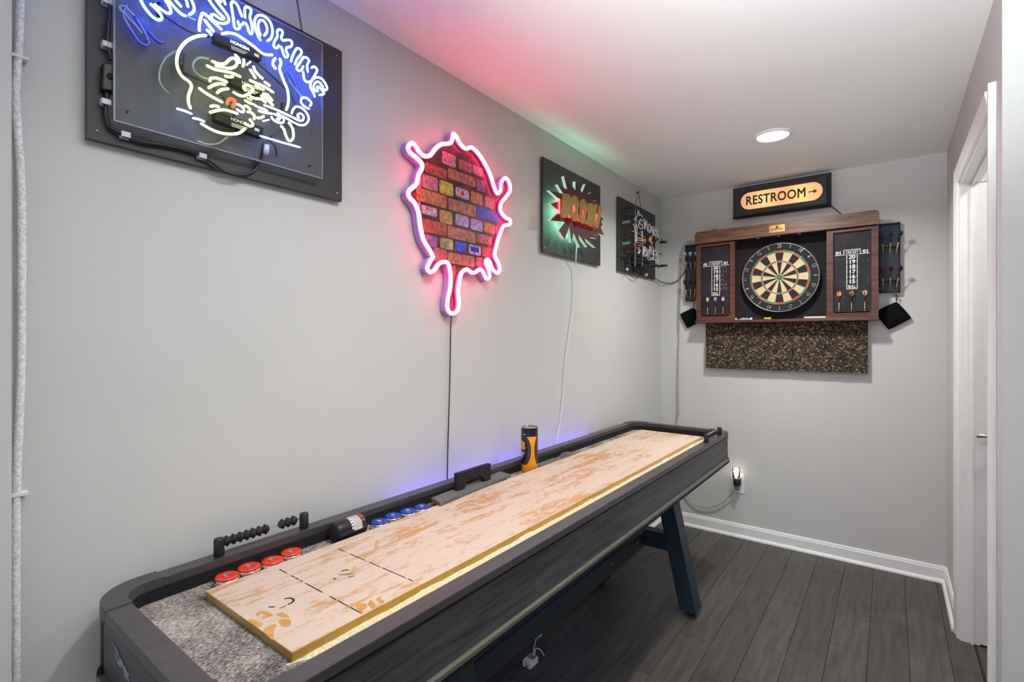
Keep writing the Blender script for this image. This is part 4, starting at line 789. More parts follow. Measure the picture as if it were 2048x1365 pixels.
# green led string behind the burst, red leds behind the letters
pts = []
for i in range(48):
    a = 2*PI*i/48; pts.append((0.042, cyk+0.155*math.cos(a), czk+0.095*math.sin(a)))
mk('green_led_string', MB().tube(pts, 0.004, 6, closed=True), 'l_green', t)
mk('mount_block', MB().box(0.020, cyk-0.05, czk-0.04, 0.068, cyk+0.05, czk+0.04), 'blackmatte', t)
L3 = D['boom']; XL = 0.110; th = 0.006
for k in 'BMX':
    nm = {'B': 'letter_b', 'M': 'letter_m', 'X': 'exclamation_mark'}[k]
    mk(nm, MB().prism([(XL, a/1000, c/1000) for a, c in L3[k]], (th, 0, 0)), 'gold', t, bevel=0.001)
for k in ('O1', 'O2'):
    o_, i_ = L3[k]; mk('letter_o', MB().ringplate([(XL, a/1000, c/1000) for a, c in o_], [(XL, a/1000, c/1000) for a, c in i_], (th, 0, 0)), 'gold', t)
mk('exclamation_dot', MB().prism([(XL, a/1000, c/1000) for a, c in L3['D']], (th, 0, 0)), 'gold', t)
ys = [p[0]/1000 for p in L3['B']]; yl, yr = min(ys), max(p[0]/1000 for p in L3['X'])
zs = [p[1]/1000 for p in L3['B']]; zmid = (max(zs)+min(zs))/2
b = MB()
for i in range(9):
    y = yl+0.024+(yr-yl-0.050)*i/8
    b.box(0.0865, y-0.004, zmid-0.040, 0.092, y+0.004, zmid+0.035)
mk('red_led_bars', b, 'l_red', t)
mk('white_power_lead', MB().tube(smooth_path([(0.074, -1.365, 1.965), (0.062, -1.371, 1.934), (0.055, -1.37, 1.907), (0.05, -1.375, 1.864), (0.04, -1.364, 1.815), (0.02, -1.333, 1.761), (0.012, -1.336, 1.596), (0.010, -1.376, 1.431), (0.010, -1.418, 1.269), (0.008, -1.443, 1.083), (0.008, -1.479, 0.928), (0.012, -1.526, 0.82), (0.012, -1.53, 0.70)], 6), 0.0032, 8), 'cable_w', t)

# unlit neon by the corner
t = thing('unlit_neon_sign', 'unlit neon sign reading PORK & BLUES with a red guitar on black frame', 'neon sign', (0.02, -0.47, 1.84))
for c, pts in D['S']:
    P = smooth_path(mm(pts, 0.11), 4); mk('glass_tube', MB().tube(P, 0.0031, 7), {'white': 'glass_tube', 'red': 'glass_red', 'amber': 'glass_amber'}[c], t)
for (y, z0, z1) in ((-0.700, 1.845, 2.235), (-0.585, 1.86, 2.20)):
    mk('frame_bar', MB().cyl((0.095, y, z0), (0.095, y, z1), 0.0035, n=10), 'steel', t)
for (y, z) in ((-0.700, 2.225), (-0.585, 2.195), (-0.700, 1.87), (-0.585, 1.88), (-0.25, 2.09), (-0.25, 1.90)):
    mk('standoff_arm', MB().cyl((0.020, y, z), (0.097, y, z), 0.004, n=8), 'black', t)
for (z) in (2.09, 1.90, 1.985): mk('cross_bar', MB().cyl((0.092, -0.72, z), (0.092, -0.215, z), 0.0035, n=8), 'black', t)
for (y, z) in ((-0.76, 2.125), (-0.76, 1.99)): mk('glass_support', MB().box(0.035, y-0.004, z-0.009, 0.085, y+0.004, z+0.007), 'paleg', t, label='support block tinted by green light')
for (y, z) in ((-0.21, 2.075), (-0.21, 1.905)): mk('end_cap', MB().cyl((0.075, y-0.004, z), (0.125, y-0.004, z), 0.009, n=14), 'cable_k', t)
for k, (y0, z0, y1, z1) in enumerate(((-0.77, 2.165, -0.68, 2.150), (-0.77, 2.060, -0.66, 2.04), (-0.77, 1.93, -0.66, 1.915), (-0.60, 1.92, -0.40, 1.93), (-0.45, 1.90, -0.28, 1.885), (-0.62, 2.03, -0.58, 1.96), (-0.66, 2.02, -0.64, 1.95), (-0.42, 2.08, -0.34, 2.06))):
    mk('blocked_tube', MB().tube(smooth_path([(0.06, y0, z0), (0.085, (y0+y1)/2, (z0+z1)/2+0.012), (0.09, y1, z1)], 5), 0.006, 8), 'cable_k', t)
tr = mk('transformer', MB().box(0.030, -0.60, 1.88, 0.085, -0.44, 1.94), 'black', t, bevel=0.003)
for y, z in ((-0.668, 1.835), (-0.35, 1.832)): mk('cable_clip', MB().box(0.020, y-0.010, z-0.009, 0.034, y+0.010, z+0.009), 'clip', t, bevel=0.002)
mk('hanging_cord', MB().tube([(0.092, -0.700, 2.232), (0.014, -0.456, 2.392), (0.092, -0.585, 2.198)], 0.0018, 6), 'cable_k', t)
mk('nail', MB().cyl((0.0, -0.456, 2.392), (0.018, -0.456, 2.394), 0.004, n=10), 'blackmatte', t)
mk('loose_wire', MB().tube(smooth_path([(0.05, -0.70, 1.85), (0.035, -0.66, 1.825), (0.02, -0.58, 1.795), (0.025, -0.52, 1.79), (0.03, -0.46, 1.82), (0.05, -0.42, 1.85)], 6), 0.002, 6), 'cable_k', t)
mk('power_cord', MB().tube(smooth_path([(0.04, -0.60, 1.85), (0.03, -0.5, 1.845), (0.026, -0.37, 1.838), (0.028, -0.27, 1.832), (0.022, -0.16, 1.822), (0.02, -0.06, 1.81), (0.05, -0.015, 1.80), (0.105, -0.012, 1.80), (0.15, -0.012, 1.83), (0.19, -0.012, 1.885), (0.215, -0.012, 1.93), (0.25, -0.012, 2.00), (0.30, -0.012, 2.06)], 6), 0.0035, 8), 'cable_k', t)

# ------------------------------------------------------------------ far wall: cabinet and dartboard
CB = thing('dartboard_cabinet', 'dark wooden dartboard cabinet with scoreboard panels under the lit sign', 'cabinet', (0.82, 0, 1.49))
yb = -0.002
mk('header', MB().prism([(x, -0.120, z) for x, z in [(0.292, 2.052), (1.348, 2.052), (1.348, 2.118), (1.345, 2.128), (1.337, 2.134), (1.325, 2.136), (0.315, 2.136), (0.303, 2.134), (0.295, 2.128), (0.292, 2.118)]], (0, 0.020, 0)), 'woodh', CB, bevel=0.0015)
mk('top_board', MB().box(0.300, -0.100, 2.095, 1.340, 0, 2.113), 'wood', CB)
mk('back_panel', MB().box(0.552, -0.014, 1.508, 1.088, 0, 2.10), 'felt', CB)
mk('bottom_shelf', MB().box(0.292, -0.112, 1.490, 1.348, 0, 1.508), 'wood', CB, bevel=0.003)
def door_panel(x0, x1, gx0, gx1):
    b = MB(); z0, z1, gz0, gz1 = 1.508, 2.06, 1.545, 2.030; ya, yc = -0.100, -0.072
    b.box(x0, ya, z0, gx0, yc, z1); b.box(gx1, ya, z0, x1, yc, z1); b.box(gx0, ya, z0, gx1, yc, gz0); b.box(gx0, ya, gz1, gx1, yc, z1)
    d = mk('scoreboard_door', b, 'wood', CB)
    mk('chalk_panel', MB().box(gx0, -0.084, gz0, gx1, -0.078, gz1), 'chalkboard', d)
    e_ = MB()
    for q in ((gx0, gz0, gx0+0.004, gz1), (gx1-0.004, gz0, gx1, gz1), (gx0, gz1-0.004, gx1, gz1)): e_.box(q[0], -0.094, q[1], q[2], -0.084, q[3])
    mk('glazing_bead', e_, 'blackmatte', d)
    bb = MB().box(x0+0.002, -0.072, z0, x0+0.014, 0, z1); bb.box(x1-0.014, -0.072, z0, x1-0.002, 0, z1)
    mk('side_board', bb, 'wood', CB)
    c = (gx0+gx1)/2; y = -0.0842; cr = MB(); w = 0.0018
    def fr(xa, za, xb, zb): cr.box(xa, y-0.0005, za-w, xb, y, za+w); cr.box(xa, y-0.0005, zb-w, xb, y, zb+w); cr.box(xa-w, y-0.0005, za, xa+w, y, zb); cr.box(xb-w, y-0.0005, za, xb+w, y, zb)
    zt = 1.893
    fr(c-0.041, zt-0.002, c+0.041, zt+0.028)
    cr.box(gx0+0.008, y-0.0005, zt-0.003, gx1-0.008, y, zt+0.0005)
    for k in range(7): fr(c-0.026, zt-0.030*(k+1), c+0.026, zt-0.030*k)
    mk('score_grid', cr, 'print', d)
    text('score_lettering', 'CRICKET', 0.0235, 'print', (c, y-0.0004, zt+0.0125), '-y', d, bold=0.0004, sx=0.68)
    for k, s in enumerate(['20', '19', '18', '17', '16', '15']): text('score_lettering', s, 0.034, 'print', (c, y-0.0004, zt-0.0165-0.030*k), '-y', d, bold=0.0011, sx=1.0)
    text('score_lettering', 'BULL', 0.026, 'print', (c, y-0.0004, zt-0.0165-0.18), '-y', d, bold=0.0006, sx=0.66)
    for s_ in (-1, 1): text('score_lettering', '01', 0.024, 'print', (c+s_*0.068, y-0.0004, zt+0.012), '-y', d, bold=0.0012, sx=1.25)
    return d, c
dL, cL = door_panel(0.298, 0.554, 0.329, 0.523)
dR, cR = door_panel(1.086, 1.345, 1.120, 1.311)
rr = random.Random(5)
b = MB()
M['chalk'] = mat('chalk_stroke', (0.45, 0.42, 0.38), 0.9, var=0.2)
for row, nst in enumerate((3, 3, 2, 2, 3, 3)):
    for k in range(nst):
        x = cL+0.036+0.0145*k+rr.uniform(-.002, .002); z = 1.893-0.016-0.030*row; d_ = rr.uniform(-0.004, 0.004)
        b.tube([(x-d_, -0.0843, z+0.010), (x+d_, -0.0843, z-0.010)], 0.0010, 5)
mk('chalk_tally', b, 'chalk', dL)
b = MB()
for k in range(26):
    x = cR-0.035-rr.random()*0.05 if k < 17 else cR+0.035+rr.random()*0.05; z = 1.885-rr.random()*0.26; L = rr.uniform(0.002, 0.009)
    a = rr.uniform(-0.6, 0.6); b.tube([(x, -0.0843, z), (x+L*math.sin(a), -0.0843, z-L*math.cos(a))], 0.0007, 5)
mk('chalk_tally', b, 'chalk', dR)
b = MB().tube([(1.175, -0.0843, 1.965), (1.181, -0.0843, 1.970), (1.187, -0.0843, 1.963), (1.180, -0.0843, 1.956)], 0.0008, 5, closed=True); mk('chalk_mark', b, 'sisal_r', dR)
pl = mk('brass_plate', MB().box(0.770, -0.1225, 2.070, 0.861, -0.1195, 2.118), 'brass', CB, bevel=0.0008)
for k in range(7): mk('engraved_mark', MB().box(0.782+k*0.010, -0.1230, 2.086, 0.788+k*0.010, -0.1224, 2.096), 'brownink', pl)
mk('engraved_mark', MB().lathe((0.8155, -0.1224, 2.104), [(0.008, 0), (0.008, -0.0006)], 14, 'y'), 'brownink', pl)
for x in (0.70, 0.82, 0.94): mk('puck_light', MB().lathe((x, -0.095, 2.0505), [(0.012, 0), (0.012, -0.005), (0.009, -0.006)], 18), 'steel', CB)
mk('header_soffit', MB().box(0.300, -0.100, 2.048, 1.340, -0.08, 2.095), 'blackmatte', CB)
# dartboard
DX, DZ, DY = 0.820, 1.783, -0.060
DB = thing('dartboard', 'round bristle dartboard with red, green, black and cream segments', 'dartboard', (DX, -0.014, DZ))
b = MB().lathe((DX, 0, DZ), [(0.200, -0.0141), (0.229, -0.022), (0.231, -0.045), (0.2305, -0.0595), (0.229, DY)], 72, 'y'); mk('sisal_disc', b, 'sisal_b', DB)
def wedge(r0, r1, a0, a1, m, nm, y=DY):
    n = 5; out = []; inn = []
    for i in range(n+1):
        a = a0+(a1-a0)*i/n; out.append((DX+r1*math.sin(a), y, DZ+r1*math.cos(a))); inn.append((DX+r0*math.sin(a), y, DZ+r0*math.cos(a)))
    mk(nm, MB().prism(out+inn[::-1], (0, -0.0006, 0)), m, DB)
for k in range(20):
    a0 = (k-0.5)*PI/10; a1 = (k+0.5)*PI/10; dark = (k % 2 == 0)
    wedge(0.018, 0.1005, a0, a1, 'sisal_b' if dark else 'sisal_c', 'segment'); wedge(0.110, 0.165, a0, a1, 'sisal_b' if dark else 'sisal_c', 'segment')
    wedge(0.1005, 0.110, a0, a1, 'sisal_r' if dark else 'sisal_g', 'treble_segment'); wedge(0.165, 0.175, a0, a1, 'sisal_r' if dark else 'sisal_g', 'double_segment')
mk('outer_bull', MB().lathe((DX, DY, DZ), [(0.0175, 0), (0.0175, -0.001)], 28, 'y'), 'sisal_g', DB)
mk('bullseye', MB().lathe((DX, DY, DZ), [(0.0070, 0), (0.0070, -0.0018)], 20, 'y'), 'sisal_r', DB)
b = MB()
def circ(r, n=64, y=DY-0.0014): return [(DX+r*math.sin(2*PI*i/n), y, DZ+r*math.cos(2*PI*i/n)) for i in range(n)]
for r in (0.018, 0.1005, 0.110, 0.165, 0.175): b.tube(circ(r), 0.0008, 5, closed=True)
for k in range(20):
    a = (k+0.5)*PI/10; b.tube([(DX+0.018*math.sin(a), DY-0.0014, DZ+0.018*math.cos(a)), (DX+0.184*math.sin(a), DY-0.0014, DZ+0.184*math.cos(a))], 0.0007, 5)
mk('spider_wires', b, 'wire', DB)
mk('number_ring', MB().tube(circ(0.2240, 96, DY-0.003), 0.0015, 6, closed=True), 'wire', DB)
for k, s in enumerate([20, 1, 18, 4, 13, 6, 10, 15, 2, 17, 3, 19, 7, 16, 8, 11, 14, 9, 12, 5]):
    a = k*PI/10; r = 0.2055
    roll = -a if (k < 5 or k > 15) else PI-a
    if k == 5: roll = -a
    if k == 15: roll = -a
    text('wire_number', str(s), 0.036, 'wire', (DX+r*math.sin(a), DY-0.003, DZ+r*math.cos(a)), '-y', DB, depth=0.002, bold=-0.0006, sx=0.72, roll=roll)
for a in (PI*0.22, PI*0.745, PI*1.22, PI*1.74): mk('ring_clip', MB().box(DX+0.222*math.sin(a)-0.006, DY-0.006, DZ+0.222*math.cos(a)-0.003, DX+0.222*math.sin(a)+0.006, DY, DZ+0.222*math.cos(a)+0.003), 'chrome', DB, bevel=0.001)

# cork backing below
def cork_board():
    t = thing('cork_board', 'dark granulated cork board hanging on the wall below the cabinet', 'board', (0.82, 0, 1.17))
    x0, x1, z0, z1 = 0.346, 1.293, 1.172, 1.489; nx, nz = 190, 64; R = random.Random(3); vs = []; fs = []
    for j in range(nz+1):
        for i in range(nx+1):
            e = 0.0016
            x = x0+(x1-x0)*i/nx+R.uniform(-e, e)*.6; z = z0+(z1-z0)*j/nz+R.uniform(-e, e)*.6
            y = -0.038-R.random()**2*0.006
            if j == 0: z -= R.random()*0.0015
            vs.append((x, y, z))
    for j in range(nz):
        for i in range(nx): a = j*(nx+1)+i; fs.append((a, a+1, a+nx+2, a+nx+1))
    mk('granulated_face', MB().add(vs, fs, False), 'cork', t, fixn=False)
    mk('core', MB().box(x0+0.001, -0.037, z0+0.0015, x1-0.001, 0, z1), 'cork', t)
cork_board()

# ------------------------------------------------------------------ darts, racks and pouches
def flight_mesh():
    b = MB(); P = [(0, 0), (0.004, 0.002), (0.0125, 0.010), (0.0135, 0.020), (0.010, 0.030), (0.0, 0.034)]
    for k in range(4):
        a = PI/4+k*PI/2; c, s_ = math.cos(a), math.sin(a); th_ = 0.0003
        b.prism([(r*c+th_*s_, r*s_-th_*c, h) for r, h in P], (-2*th_*s_, 2*th_*c, 0))
    return b
def make_dart(label, fm, loc, rot=(0, 0, 0), group=None, bm='brass'):
    t = thing('dart', label, 'dart', loc, group)
    f = mk('flight', flight_mesh(), fm, t, local=True); f.location = (0, 0, 0.092)
    mk('shaft', MB().lathe((0, 0, 0), [(0.0014, 0.056), (0.0026, 0.060), (0.0020, 0.085), (0.0024, 0.098), (0.0016, 0.104)], 10), 'blackmatte', t, local=True)
    pr = [(0.0012, 0.008), (0.0028, 0.011)]
    for k in range(11): pr += [(0.0034, 0.012+0.004*k), (0.0034, 0.0145+0.004*k), (0.0028, 0.0150+0.004*k), (0.0028, 0.0158+0.004*k)]
    pr += [(0.0020, 0.057)]
    mk('barrel', MB().lathe((0, 0, 0), pr, 12), bm, t, local=True)
    mk('point', MB().lathe((0, 0, 0), [(0.0002, -0.012), (0.0011, -0.004), (0.0011, 0.009)], 8), 'steel', t, local=True)
    t.rotation_euler = rot
    return t
def fl(name, c1, c2): M[name] = mat(name, c1, 0.3, c2=c2, vscale=90, lo=0.42, hi=0.58); return name
fl('flight_green_silver', (0.35, 0.50, 0.22), (0.75, 0.76, 0.70)); fl('flight_steel_blue', (0.08, 0.14, 0.24), (0.50, 0.60, 0.70)); fl('flight_pink_silver', (0.75, 0.70, 0.72), (0.60, 0.14, 0.24))
fl('flight_orange', (0.75, 0.40, 0.12), (0.65, 0.10, 0.05)); fl('flight_copper', (0.20, 0.07, 0.02), (0.55, 0.28, 0.09)); fl('flight_tan', (0.42, 0.17, 0.07), (0.70, 0.48, 0.30))
fl('flight_deep_blue', (0.004, 0.012, 0.045), (0.015, 0.08, 0.20)); fl('flight_maroon', (0.03, 0.005, 0.008), (0.12, 0.02, 0.03)); fl('flight_ice', (0.06, 0.20, 0.26), (0.60, 0.70, 0.74)); fl('flight_dark', (0.008, 0.005, 0.006), (0.05, 0.02, 0.02))
for x, m, l in ((0.373, 'flight_green_silver', 'dart with green-silver flight, left in the left scoreboard panel'), (0.425, 'flight_steel_blue', 'dart with steel blue flight, middle of the left scoreboard panel'), (0.476, 'flight_pink_silver', 'dart with pink-silver flight, right in the left scoreboard panel')):
    make_dart(l, m, (x, -0.092, 1.546), (0.02, 0, 0.3), 'darts in the left scoreboard panel')
for x, m, l in ((1.150, 'flight_orange', 'dart with bright orange-red flight, left in the right scoreboard panel'), (1.213, 'flight_copper', 'dart with dark copper flight, middle of the right scoreboard panel'), (1.279, 'flight_tan', 'dart with tan flight, right in the right scoreboard panel')):
    make_dart(l, m, (x, -0.092, 1.546), (0.02, 0, 0.35), 'darts in the right scoreboard panel')
mk('dart_holder', MB().box(0.335, -0.100, 1.538, 0.517, -0.084, 1.546), 'wood', dL); mk('dart_holder', MB().box(1.126, -0.100, 1.538, 1.305, -0.084, 1.546), 'wood', dR)
def rack(x0, x1, label):
    t = thing('dart_rack', label, 'dart rack', ((x0+x1)/2, 0, 1.655), 'dart racks beside the cabinet')
    b = MB(); z0, z1 = 1.655, 2.066
    mk('back_panel', MB().box(x0+0.006, -0.016, z0+0.006, x1-0.006, 0, z1-0.006), 'slate' if 'slate' in M else M.setdefault('slate', mat('slate_blue_panel', (0.030, 0.038, 0.052), 0.4, var=0.1, spec=0.3)), t)
    for q in ((x0, z0, x0+0.007, z1), (x1-0.007, z0, x1, z1), (x0, z0, x1, z0+0.010), (x0, z1-0.010, x1, z1)): b.box(q[0], -0.030, q[1], q[2], 0, q[3])
    mk('frame', b, 'blackmatte', t)
    for zz in (1.925, 1.725): mk('holder_bar', MB().box(x0+0.007, -0.050, zz, x1-0.007, -0.016, zz+0.006), 'slate', t)
    return t
rack(1.347, 1.447, 'framed slate dart rack on the right side of the cabinet, blue and maroon flights')
rack(0.197, 0.292, 'framed black dart rack half hidden on the left side of the cabinet')
for side, xs, sets in (('right', (1.366, 1.398, 1.428), (('flight_deep_blue', 1.945, 'deep blue'), ('flight_maroon', 1.742, 'maroon'))), ('left', (0.212, 0.240, 0.268), (('flight_ice', 1.945, 'ice blue'), ('flight_dark', 1.742, 'near-black')))):
    for m, z, nm in sets:
        for i, x in enumerate(xs):
            pos = ['left', 'middle', 'right'][i]
            make_dart('brass dart with %s flight, %s of its row in the %s rack' % (nm, pos, side), m, (x, -0.040, z-0.055), (0.30+0.05*i, 0.03*(i-1), 0.2*i), '%s darts in the %s rack' % (nm, side))
def pouch(cx, cz, s, ang, label):
    t = thing('dart_pouch', label, 'pouch', (cx, -0.02, cz), 'velvet dart pouches')
    n = 14; vs = []; fs = []
    for side in (-1, 1):
        for j in range(n+1):
            for i in range(n+1):
                u, v = i/n*2-1, j/n*2-1
                edge = (1-abs(u)**3)*(1-abs(v)**3); pinch = 1-0.10*max(0, (u+v)/2)**2
                x, z = u*s*pinch*(1-0.03*v*v), v*s*pinch*(1-0.03*u*u)
                c, s_ = math.cos(ang), math.sin(ang)
                vs.append((x*c-z*s_, side*(0.0125*edge**0.5+0.001*math.sin(9*u+5*v)), x*s_+z*c))
    m_ = (n+1)**2
    for k in range(2):
        for j in range(n):
            for i in range(n):
                a = k*m_+j*(n+1)+i; f = (a, a+1, a+n+2, a+n+1); fs.append(f if k == 0 else f[::-1])
    o = mk('velvet_bag', MB().add(vs, fs, True), 'velvet', t, local=True, fixn=False)
    top = (-math.sin(ang)*s+math.cos(ang)*s*1.0, 0, math.cos(ang)*s+math.sin(ang)*s*1.0)
    mk('drawstring', MB().tube(smooth_path([(top[0]*.9, 0, top[2]*.9), (top[0]-0.004, -0.006, top[2]+0.012), (top[0]+0.006, -0.004, top[2]+0.020), (top[0]-0.008, -0.008, top[2]+0.028), (top[0]-0.018, -0.004, top[2]+0.036)], 5), 0.0028, 6), 'cable_k', t, local=True)
    mk('hook', MB().tube([(top[0]-0.002, 0.004, top[2]+0.060), (top[0], -0.004, top[2]+0.022)], 0.0009, 6), 'steel', t, local=True)
pouch(1.412, 1.521, 0.0645, 0.56, 'black velvet drawstring pouch hanging below the right dart rack')
pouch(0.233, 1.536, 0.060, 0.47, 'black velvet drawstring pouch hanging at the left of the cabinet')
# chalk and cloth on the cabinet shelf
b = MB().cyl((0.735, -0.098, 1.5145), (0.777, -0.098, 1.5145), 0.0060, n=12); tag(mk('chalk_stick', b, 'yellow'), 'short yellow chalk stick on the middle of the cabinet shelf', 'chalk')
b = MB().cyl((0.965, -0.098, 1.5145), (1.083, -0.098, 1.5145), 0.0058, n=12); M['chalkw'] = mat('white_chalk', (0.80, 0.74, 0.74), 0.9, var=0.03); tag(mk('chalk_stick', b, 'chalkw'), 'long white chalk stick at the right end of the cabinet shelf', 'chalk')
b = MB().lathe((0.562, -0.098, 1.508), [(0.007, 0), (0.0085, 0.006), (0.005, 0.012), (0.0001, 0.014)], 10); tag(mk('chalk_lump', b, 'yellow'), 'tiny yellow chalk lump at the left end of the cabinet shelf', 'chalk')
b = MB().box(0.650, -0.104, 1.508, 0.664, -0.090, 1.522); tag(mk('white_cap', b, 'print', bevel=0.002), 'small white block on the shelf beside the crumpled grey cloth', 'eraser')
R_ = random.Random(9); vs = []; fs = []
for j in range(7):
    for i in range(15):
        vs.append((0.572+0.006*i, -0.104+0.008*j, 1.509+0.018*math.sin(PI*j/6)**.5*math.sin(PI*(i+.6)/15)*(0.75+R_.uniform(-.3, .3))))
for j in range(6):
    for i in range(14): a = j*15+i; fs.append((a, a+1, a+16, a+15))
M['cloth'] = mat('grey_cloth', (0.30, 0.31, 0.30), 0.9, var=0.3, vscale=120)
tag(mk('chalk_cloth', MB().add(vs, fs, True), 'cloth', fixn=False), 'crumpled grey chalk cloth at the left of the cabinet shelf', 'cloth')

# restroom sign
t = thing('restroom_sign', 'black framed light box reading RESTROOM with an arrow, above the cabinet', 'lit sign', (0.82, 0, 2.205))
x0, x1, z0, z1 = 0.533, 1.108, 2.205, 2.418
M['signframe'] = mat('black_sign_frame', (0.022, 0.024, 0.026), 0.35, var=0.15, vscale=30)
mk('box', MB().box(x0+0.008, -0.062, z0+0.006, x1-0.004, 0, z1-0.004), 'signframe', t, bevel=0.002)
b = MB()
out = [(x0, -0.058, z0), (x1, -0.058, z0), (x1, -0.058, z1), (x0, -0.058, z1)]; i2 = [(x0+.014, -0.075, z0+.012), (x1-.014, -0.075, z0+.012), (x1-.014, -0.075, z1-.012), (x0+.014, -0.075, z1-.012)]; i3 = [(x0+.026, -0.068, z0+.024), (x1-.026, -0.068, z0+.024), (x1-.026, -0.068, z1-.024), (x0+.026, -0.068, z1-.024)]
vs = out+i2+i3; fs = []
for k in range(4):
    j = (k+1) % 4; fs += [(k, j, 4+j, 4+k), (4+k, 4+j, 8+j, 8+k)]
mk('moulded_frame', MB().add(vs, fs), 'signframe', t)
mk('face_plate', MB().box(x0+.02, -0.0685, z0+.02, x1-.02, -0.060, z1-.02), 'signframe', t)
pc_, pr_, px0, px1 = 2.313, 0.0575, 0.586+0.0575, 1.063-0.0575
def pill(r, y):
    P = [(px1+r*math.cos(a), y, pc_+r*math.sin(a)) for a in [-PI/2+PI*k/20 for k in range(21)]] + [(px0+r*math.cos(a), y, pc_+r*math.sin(a)) for a in [PI/2+PI*k/20 for k in range(21)]]
    return P
mk('glass_surround', MB().prism(pill(pr_+0.003, -0.0685), (0, -0.0012, 0)), 'brownink', t)
gp = mk('lit_glass', MB().prism(pill(pr_, -0.0697), (0, -0.0010, 0)), 'litglass', t)
text('sign_lettering', 'RESTROOM', 0.083, 'brownink', (0.795, -0.0710, 2.3115), '-y', t, bold=0.0020, sx=0.80, spacing=1.05)
b = MB().prism([(x, -0.0708, z) for x, z in [(0.985, 2.3085), (1.014, 2.3085), (1.014, 2.298), (1.034, 2.3120), (1.014, 2.326), (1.014, 2.3155), (0.985, 2.3155)]], (0, -0.0005, 0)); mk('arrow', b, 'brownink', t)
mk('power_cord', MB().tube(smooth_path([(1.10, -0.02, 2.215), (1.115, -0.012, 2.205), (1.15, -0.008, 2.165), (1.175, -0.008, 2.12), (1.18, -0.008, 2.08)], 5), 0.0035, 8), 'cable_k', t)

# outlet, night light and cables
t = thing('wall_outlet', 'white wall outlet plate low on the far wall beside the table', 'outlet', (0.549, 0, 0.306))
mk('plate', MB().box(0.506, -0.006, 0.306, 0.593, 0, 0.443), 'white', t, bevel=0.002)
for z in (0.345, 0.405): mk('receptacle', MB().box(0.533, -0.0075, z-0.015, 0.567, -0.0055, z+0.015), 'print', t, bevel=0.003)
t = thing('night_light', 'small lit clear night light plugged into the wall outlet', 'night light', (0.552, -0.006, 0.40))
mk('body', MB().box(0.534, -0.044, 0.366, 0.578, -0.0075, 0.412), 'black', t, bevel=0.006)
mk('socket', MB().cyl((0.552, -0.052, 0.372), (0.552, -0.052, 0.414), 0.018, 0.021, n=24), 'black', t)
mk('gold_collar', MB().cyl((0.552, -0.052, 0.414), (0.552, -0.052, 0.422), 0.024, n=24), 'brass', t)
M['nglass'] = clear('night_light_glass', (0.95, 0.93, 0.88), 0.35, 0.02)
mk('glass_cylinder', MB().lathe((0.552, -0.052, 0.422), [(0.025, 0), (0.0255, 0.060), (0.023, 0.070), (0.0001, 0.072)], 24), 'nglass', t)
R_ = random.Random(2); b = MB()
for k in range(26):
    a, h, r = R_.random()*6.28, R_.uniform(0.008, 0.062), R_.uniform(0.006, 0.018); c = (0.552+r*math.cos(a), -0.052+r*math.sin(a), 0.422+h); b.lathe(c, [(0.0001, -0.003), (0.0026, -0.0015), (0.003, 0), (0.0026, 0.0015), (0.0001, 0.003)], 7)
b.cyl((0.552, -0.052, 0.424), (0.552, -0.052, 0.486), 0.0085, n=12); mk('glowing_core', b, 'night', t)
t = thing('power_cable', 'grey braided cable looping from the outlet plug behind the table', 'cable', (0.53, -0.01, 0.33))
mk('plug', MB().box(0.534, -0.034, 0.328, 0.566, -0.0076, 0.362), 'grey', t, bevel=0.006)
mk('braided_lead', MB().tube(smooth_path([(0.540, -0.028, 0.340), (0.522, -0.028, 0.312), (0.49, -0.02, 0.262), (0.457, -0.018, 0.224), (0.42, -0.018, 0.195), (0.385, -0.018, 0.178), (0.35, -0.018, 0.165), (0.316, -0.018, 0.162), (0.28, -0.018, 0.168), (0.245, -0.018, 0.186), (0.19, -0.018, 0.245), (0.15, -0.018, 0.33), (0.12, -0.018, 0.5), (0.11, -0.014, 0.70)], 5), 0.0040, 8), 'cable_g', t)
t = thing('power_cable', 'grey braided cable running down the wall from the cabinet near the corner', 'cable', (0.15, -0.01, 1.3))
mk('braided_lead', MB().tube(smooth_path([(0.30, -0.012, 2.085), (0.26, -0.014, 2.094), (0.22, -0.014, 2.098), (0.19, -0.014, 2.088), (0.168, -0.013, 2.05), (0.157, -0.013, 2.004), (0.150, -0.012, 1.893), (0.147, -0.012, 1.78), (0.144, -0.012, 1.67), (0.138, -0.012, 1.5), (0.145, -0.012, 1.38), (0.140, -0.012, 1.298), (0.132, -0.012, 1.05), (0.13, -0.012, 0.775), (0.11, -0.014, 0.70)], 5), 0.0036, 8), 'cable_g', t)
mk('second_lead', MB().tube(smooth_path([(0.30, -0.008, 2.075), (0.24, -0.009, 2.083), (0.20, -0.009, 2.075), (0.176, -0.009, 2.03), (0.163, -0.009, 1.95), (0.155, -0.009, 1.80), (0.150, -0.008, 1.60), (0.144, -0.008, 1.45), (0.139, -0.008, 1.2), (0.138, -0.008, 0.8)], 5), 0.0024, 8), 'cable_g', t)
t = thing('wire_loop', 'thin black wire loop poking out above the cabinet top', 'wire', (0.35, -0.02, 2.11))
mk('wire', MB().tube(smooth_path([(0.36, -0.03, 2.113), (0.375, -0.03, 2.150), (0.40, -0.03, 2.160), (0.43, -0.03, 2.150), (0.44, -0.03, 2.113)], 6), 0.0018, 6), 'cable_k', t)
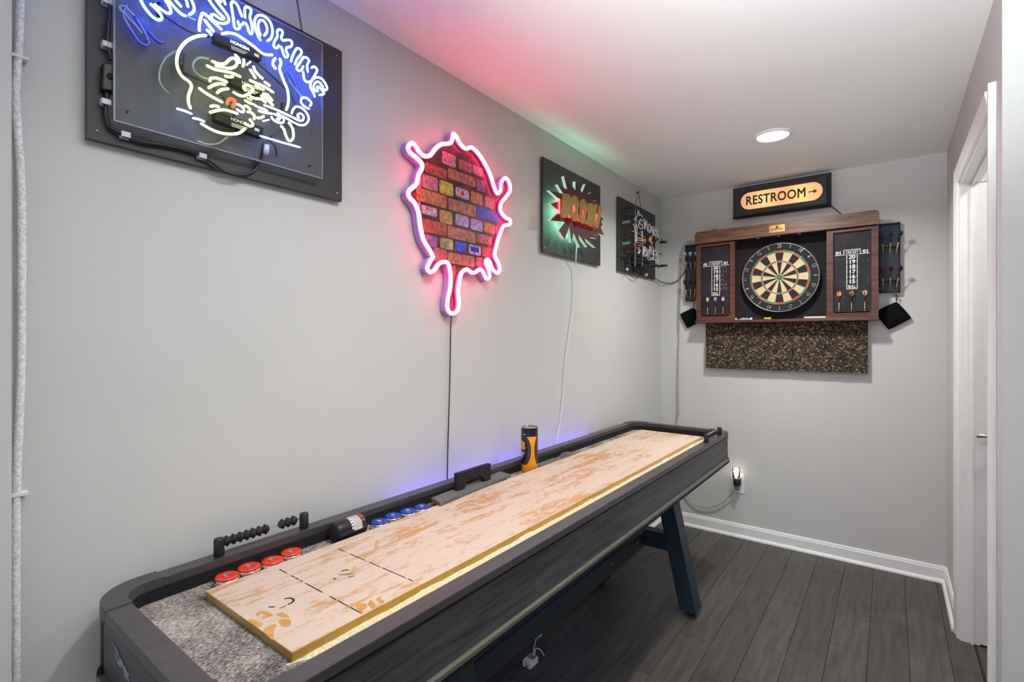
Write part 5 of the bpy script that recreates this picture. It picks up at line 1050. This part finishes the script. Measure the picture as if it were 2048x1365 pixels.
# thick white rope cable in the left corner
t = thing('corner_cable', 'thick white braided cable tied down the corner at the left edge', 'cable', (0.016, -3.53, 0))
zc_ = [0.0, 0.3, 0.6, 0.85, 1.10, 1.30, 1.50, 1.70, 1.86, 2.0, 2.2, 2.44]
yw = [-3.536, -3.537, -3.536, -3.537, -3.536, -3.530, -3.529, -3.530, -3.537, -3.532, -3.530, -3.529]
mk('braided_lead', MB().tube(smooth_path([(0.014, y, z) for y, z in zip(yw, zc_)], 6), 0.0066, 12), 'cable_b', t)
for z in (1.945, 1.075): mk('cable_tie', MB().box(0.0, -3.546, z-0.0035, 0.0225, -3.520, z+0.0035), 'print', t, bevel=0.001)
# led controller on the floor
t = thing('led_controller', 'small white light controller box with loose wires on floor under table', 'controller', (0.185, -2.0, 0))
b = MB().box(0.160, -2.025, 0.0, 0.200, -1.965, 0.026); mk('case', b, 'cable_w', t, bevel=0.002)
mk('dark_label', MB().box(0.164, -1.998, 0.026, 0.196, -1.970, 0.0264), 'grey', t)
for pts, m, r in (([(0.175, -1.965, 0.014), (0.155, -1.93, 0.03), (0.135, -1.88, 0.045), (0.12, -1.83, 0.06), (0.09, -1.80, 0.20), (0.05, -1.78, 0.5), (0.04, -1.78, 0.735)], 'cable_w', 0.0028), ([(0.18, -1.965, 0.014), (0.175, -1.945, 0.04), (0.19, -1.93, 0.03), (0.205, -1.925, 0.008)], 'cable_w', 0.0022),
        ([(0.185, -2.025, 0.012), (0.187, -2.06, 0.006), (0.175, -2.10, 0.004), (0.16, -2.12, 0.004)], 'cable_k', 0.0028), ([(0.165, -1.968, 0.02), (0.14, -2.03, 0.006), (0.13, -2.12, 0.004), (0.15, -2.3, 0.004), (0.10, -2.5, 0.004), (0.05, -2.7, 0.004)], 'cable_k', 0.0028),
        ([(0.05, -2.34, 0.004), (0.13, -2.33, 0.005), (0.17, -2.25, 0.004), (0.12, -2.2, 0.004), (0.14, -2.36, 0.004)], 'cable_w', 0.0015)):
    mk('wire', MB().tube(smooth_path(pts, 6), r, 6), m, t)
mk('connector', MB().box(0.127, -1.875, 0.040, 0.143, -1.850, 0.052), 'cable_w', t, bevel=0.001)
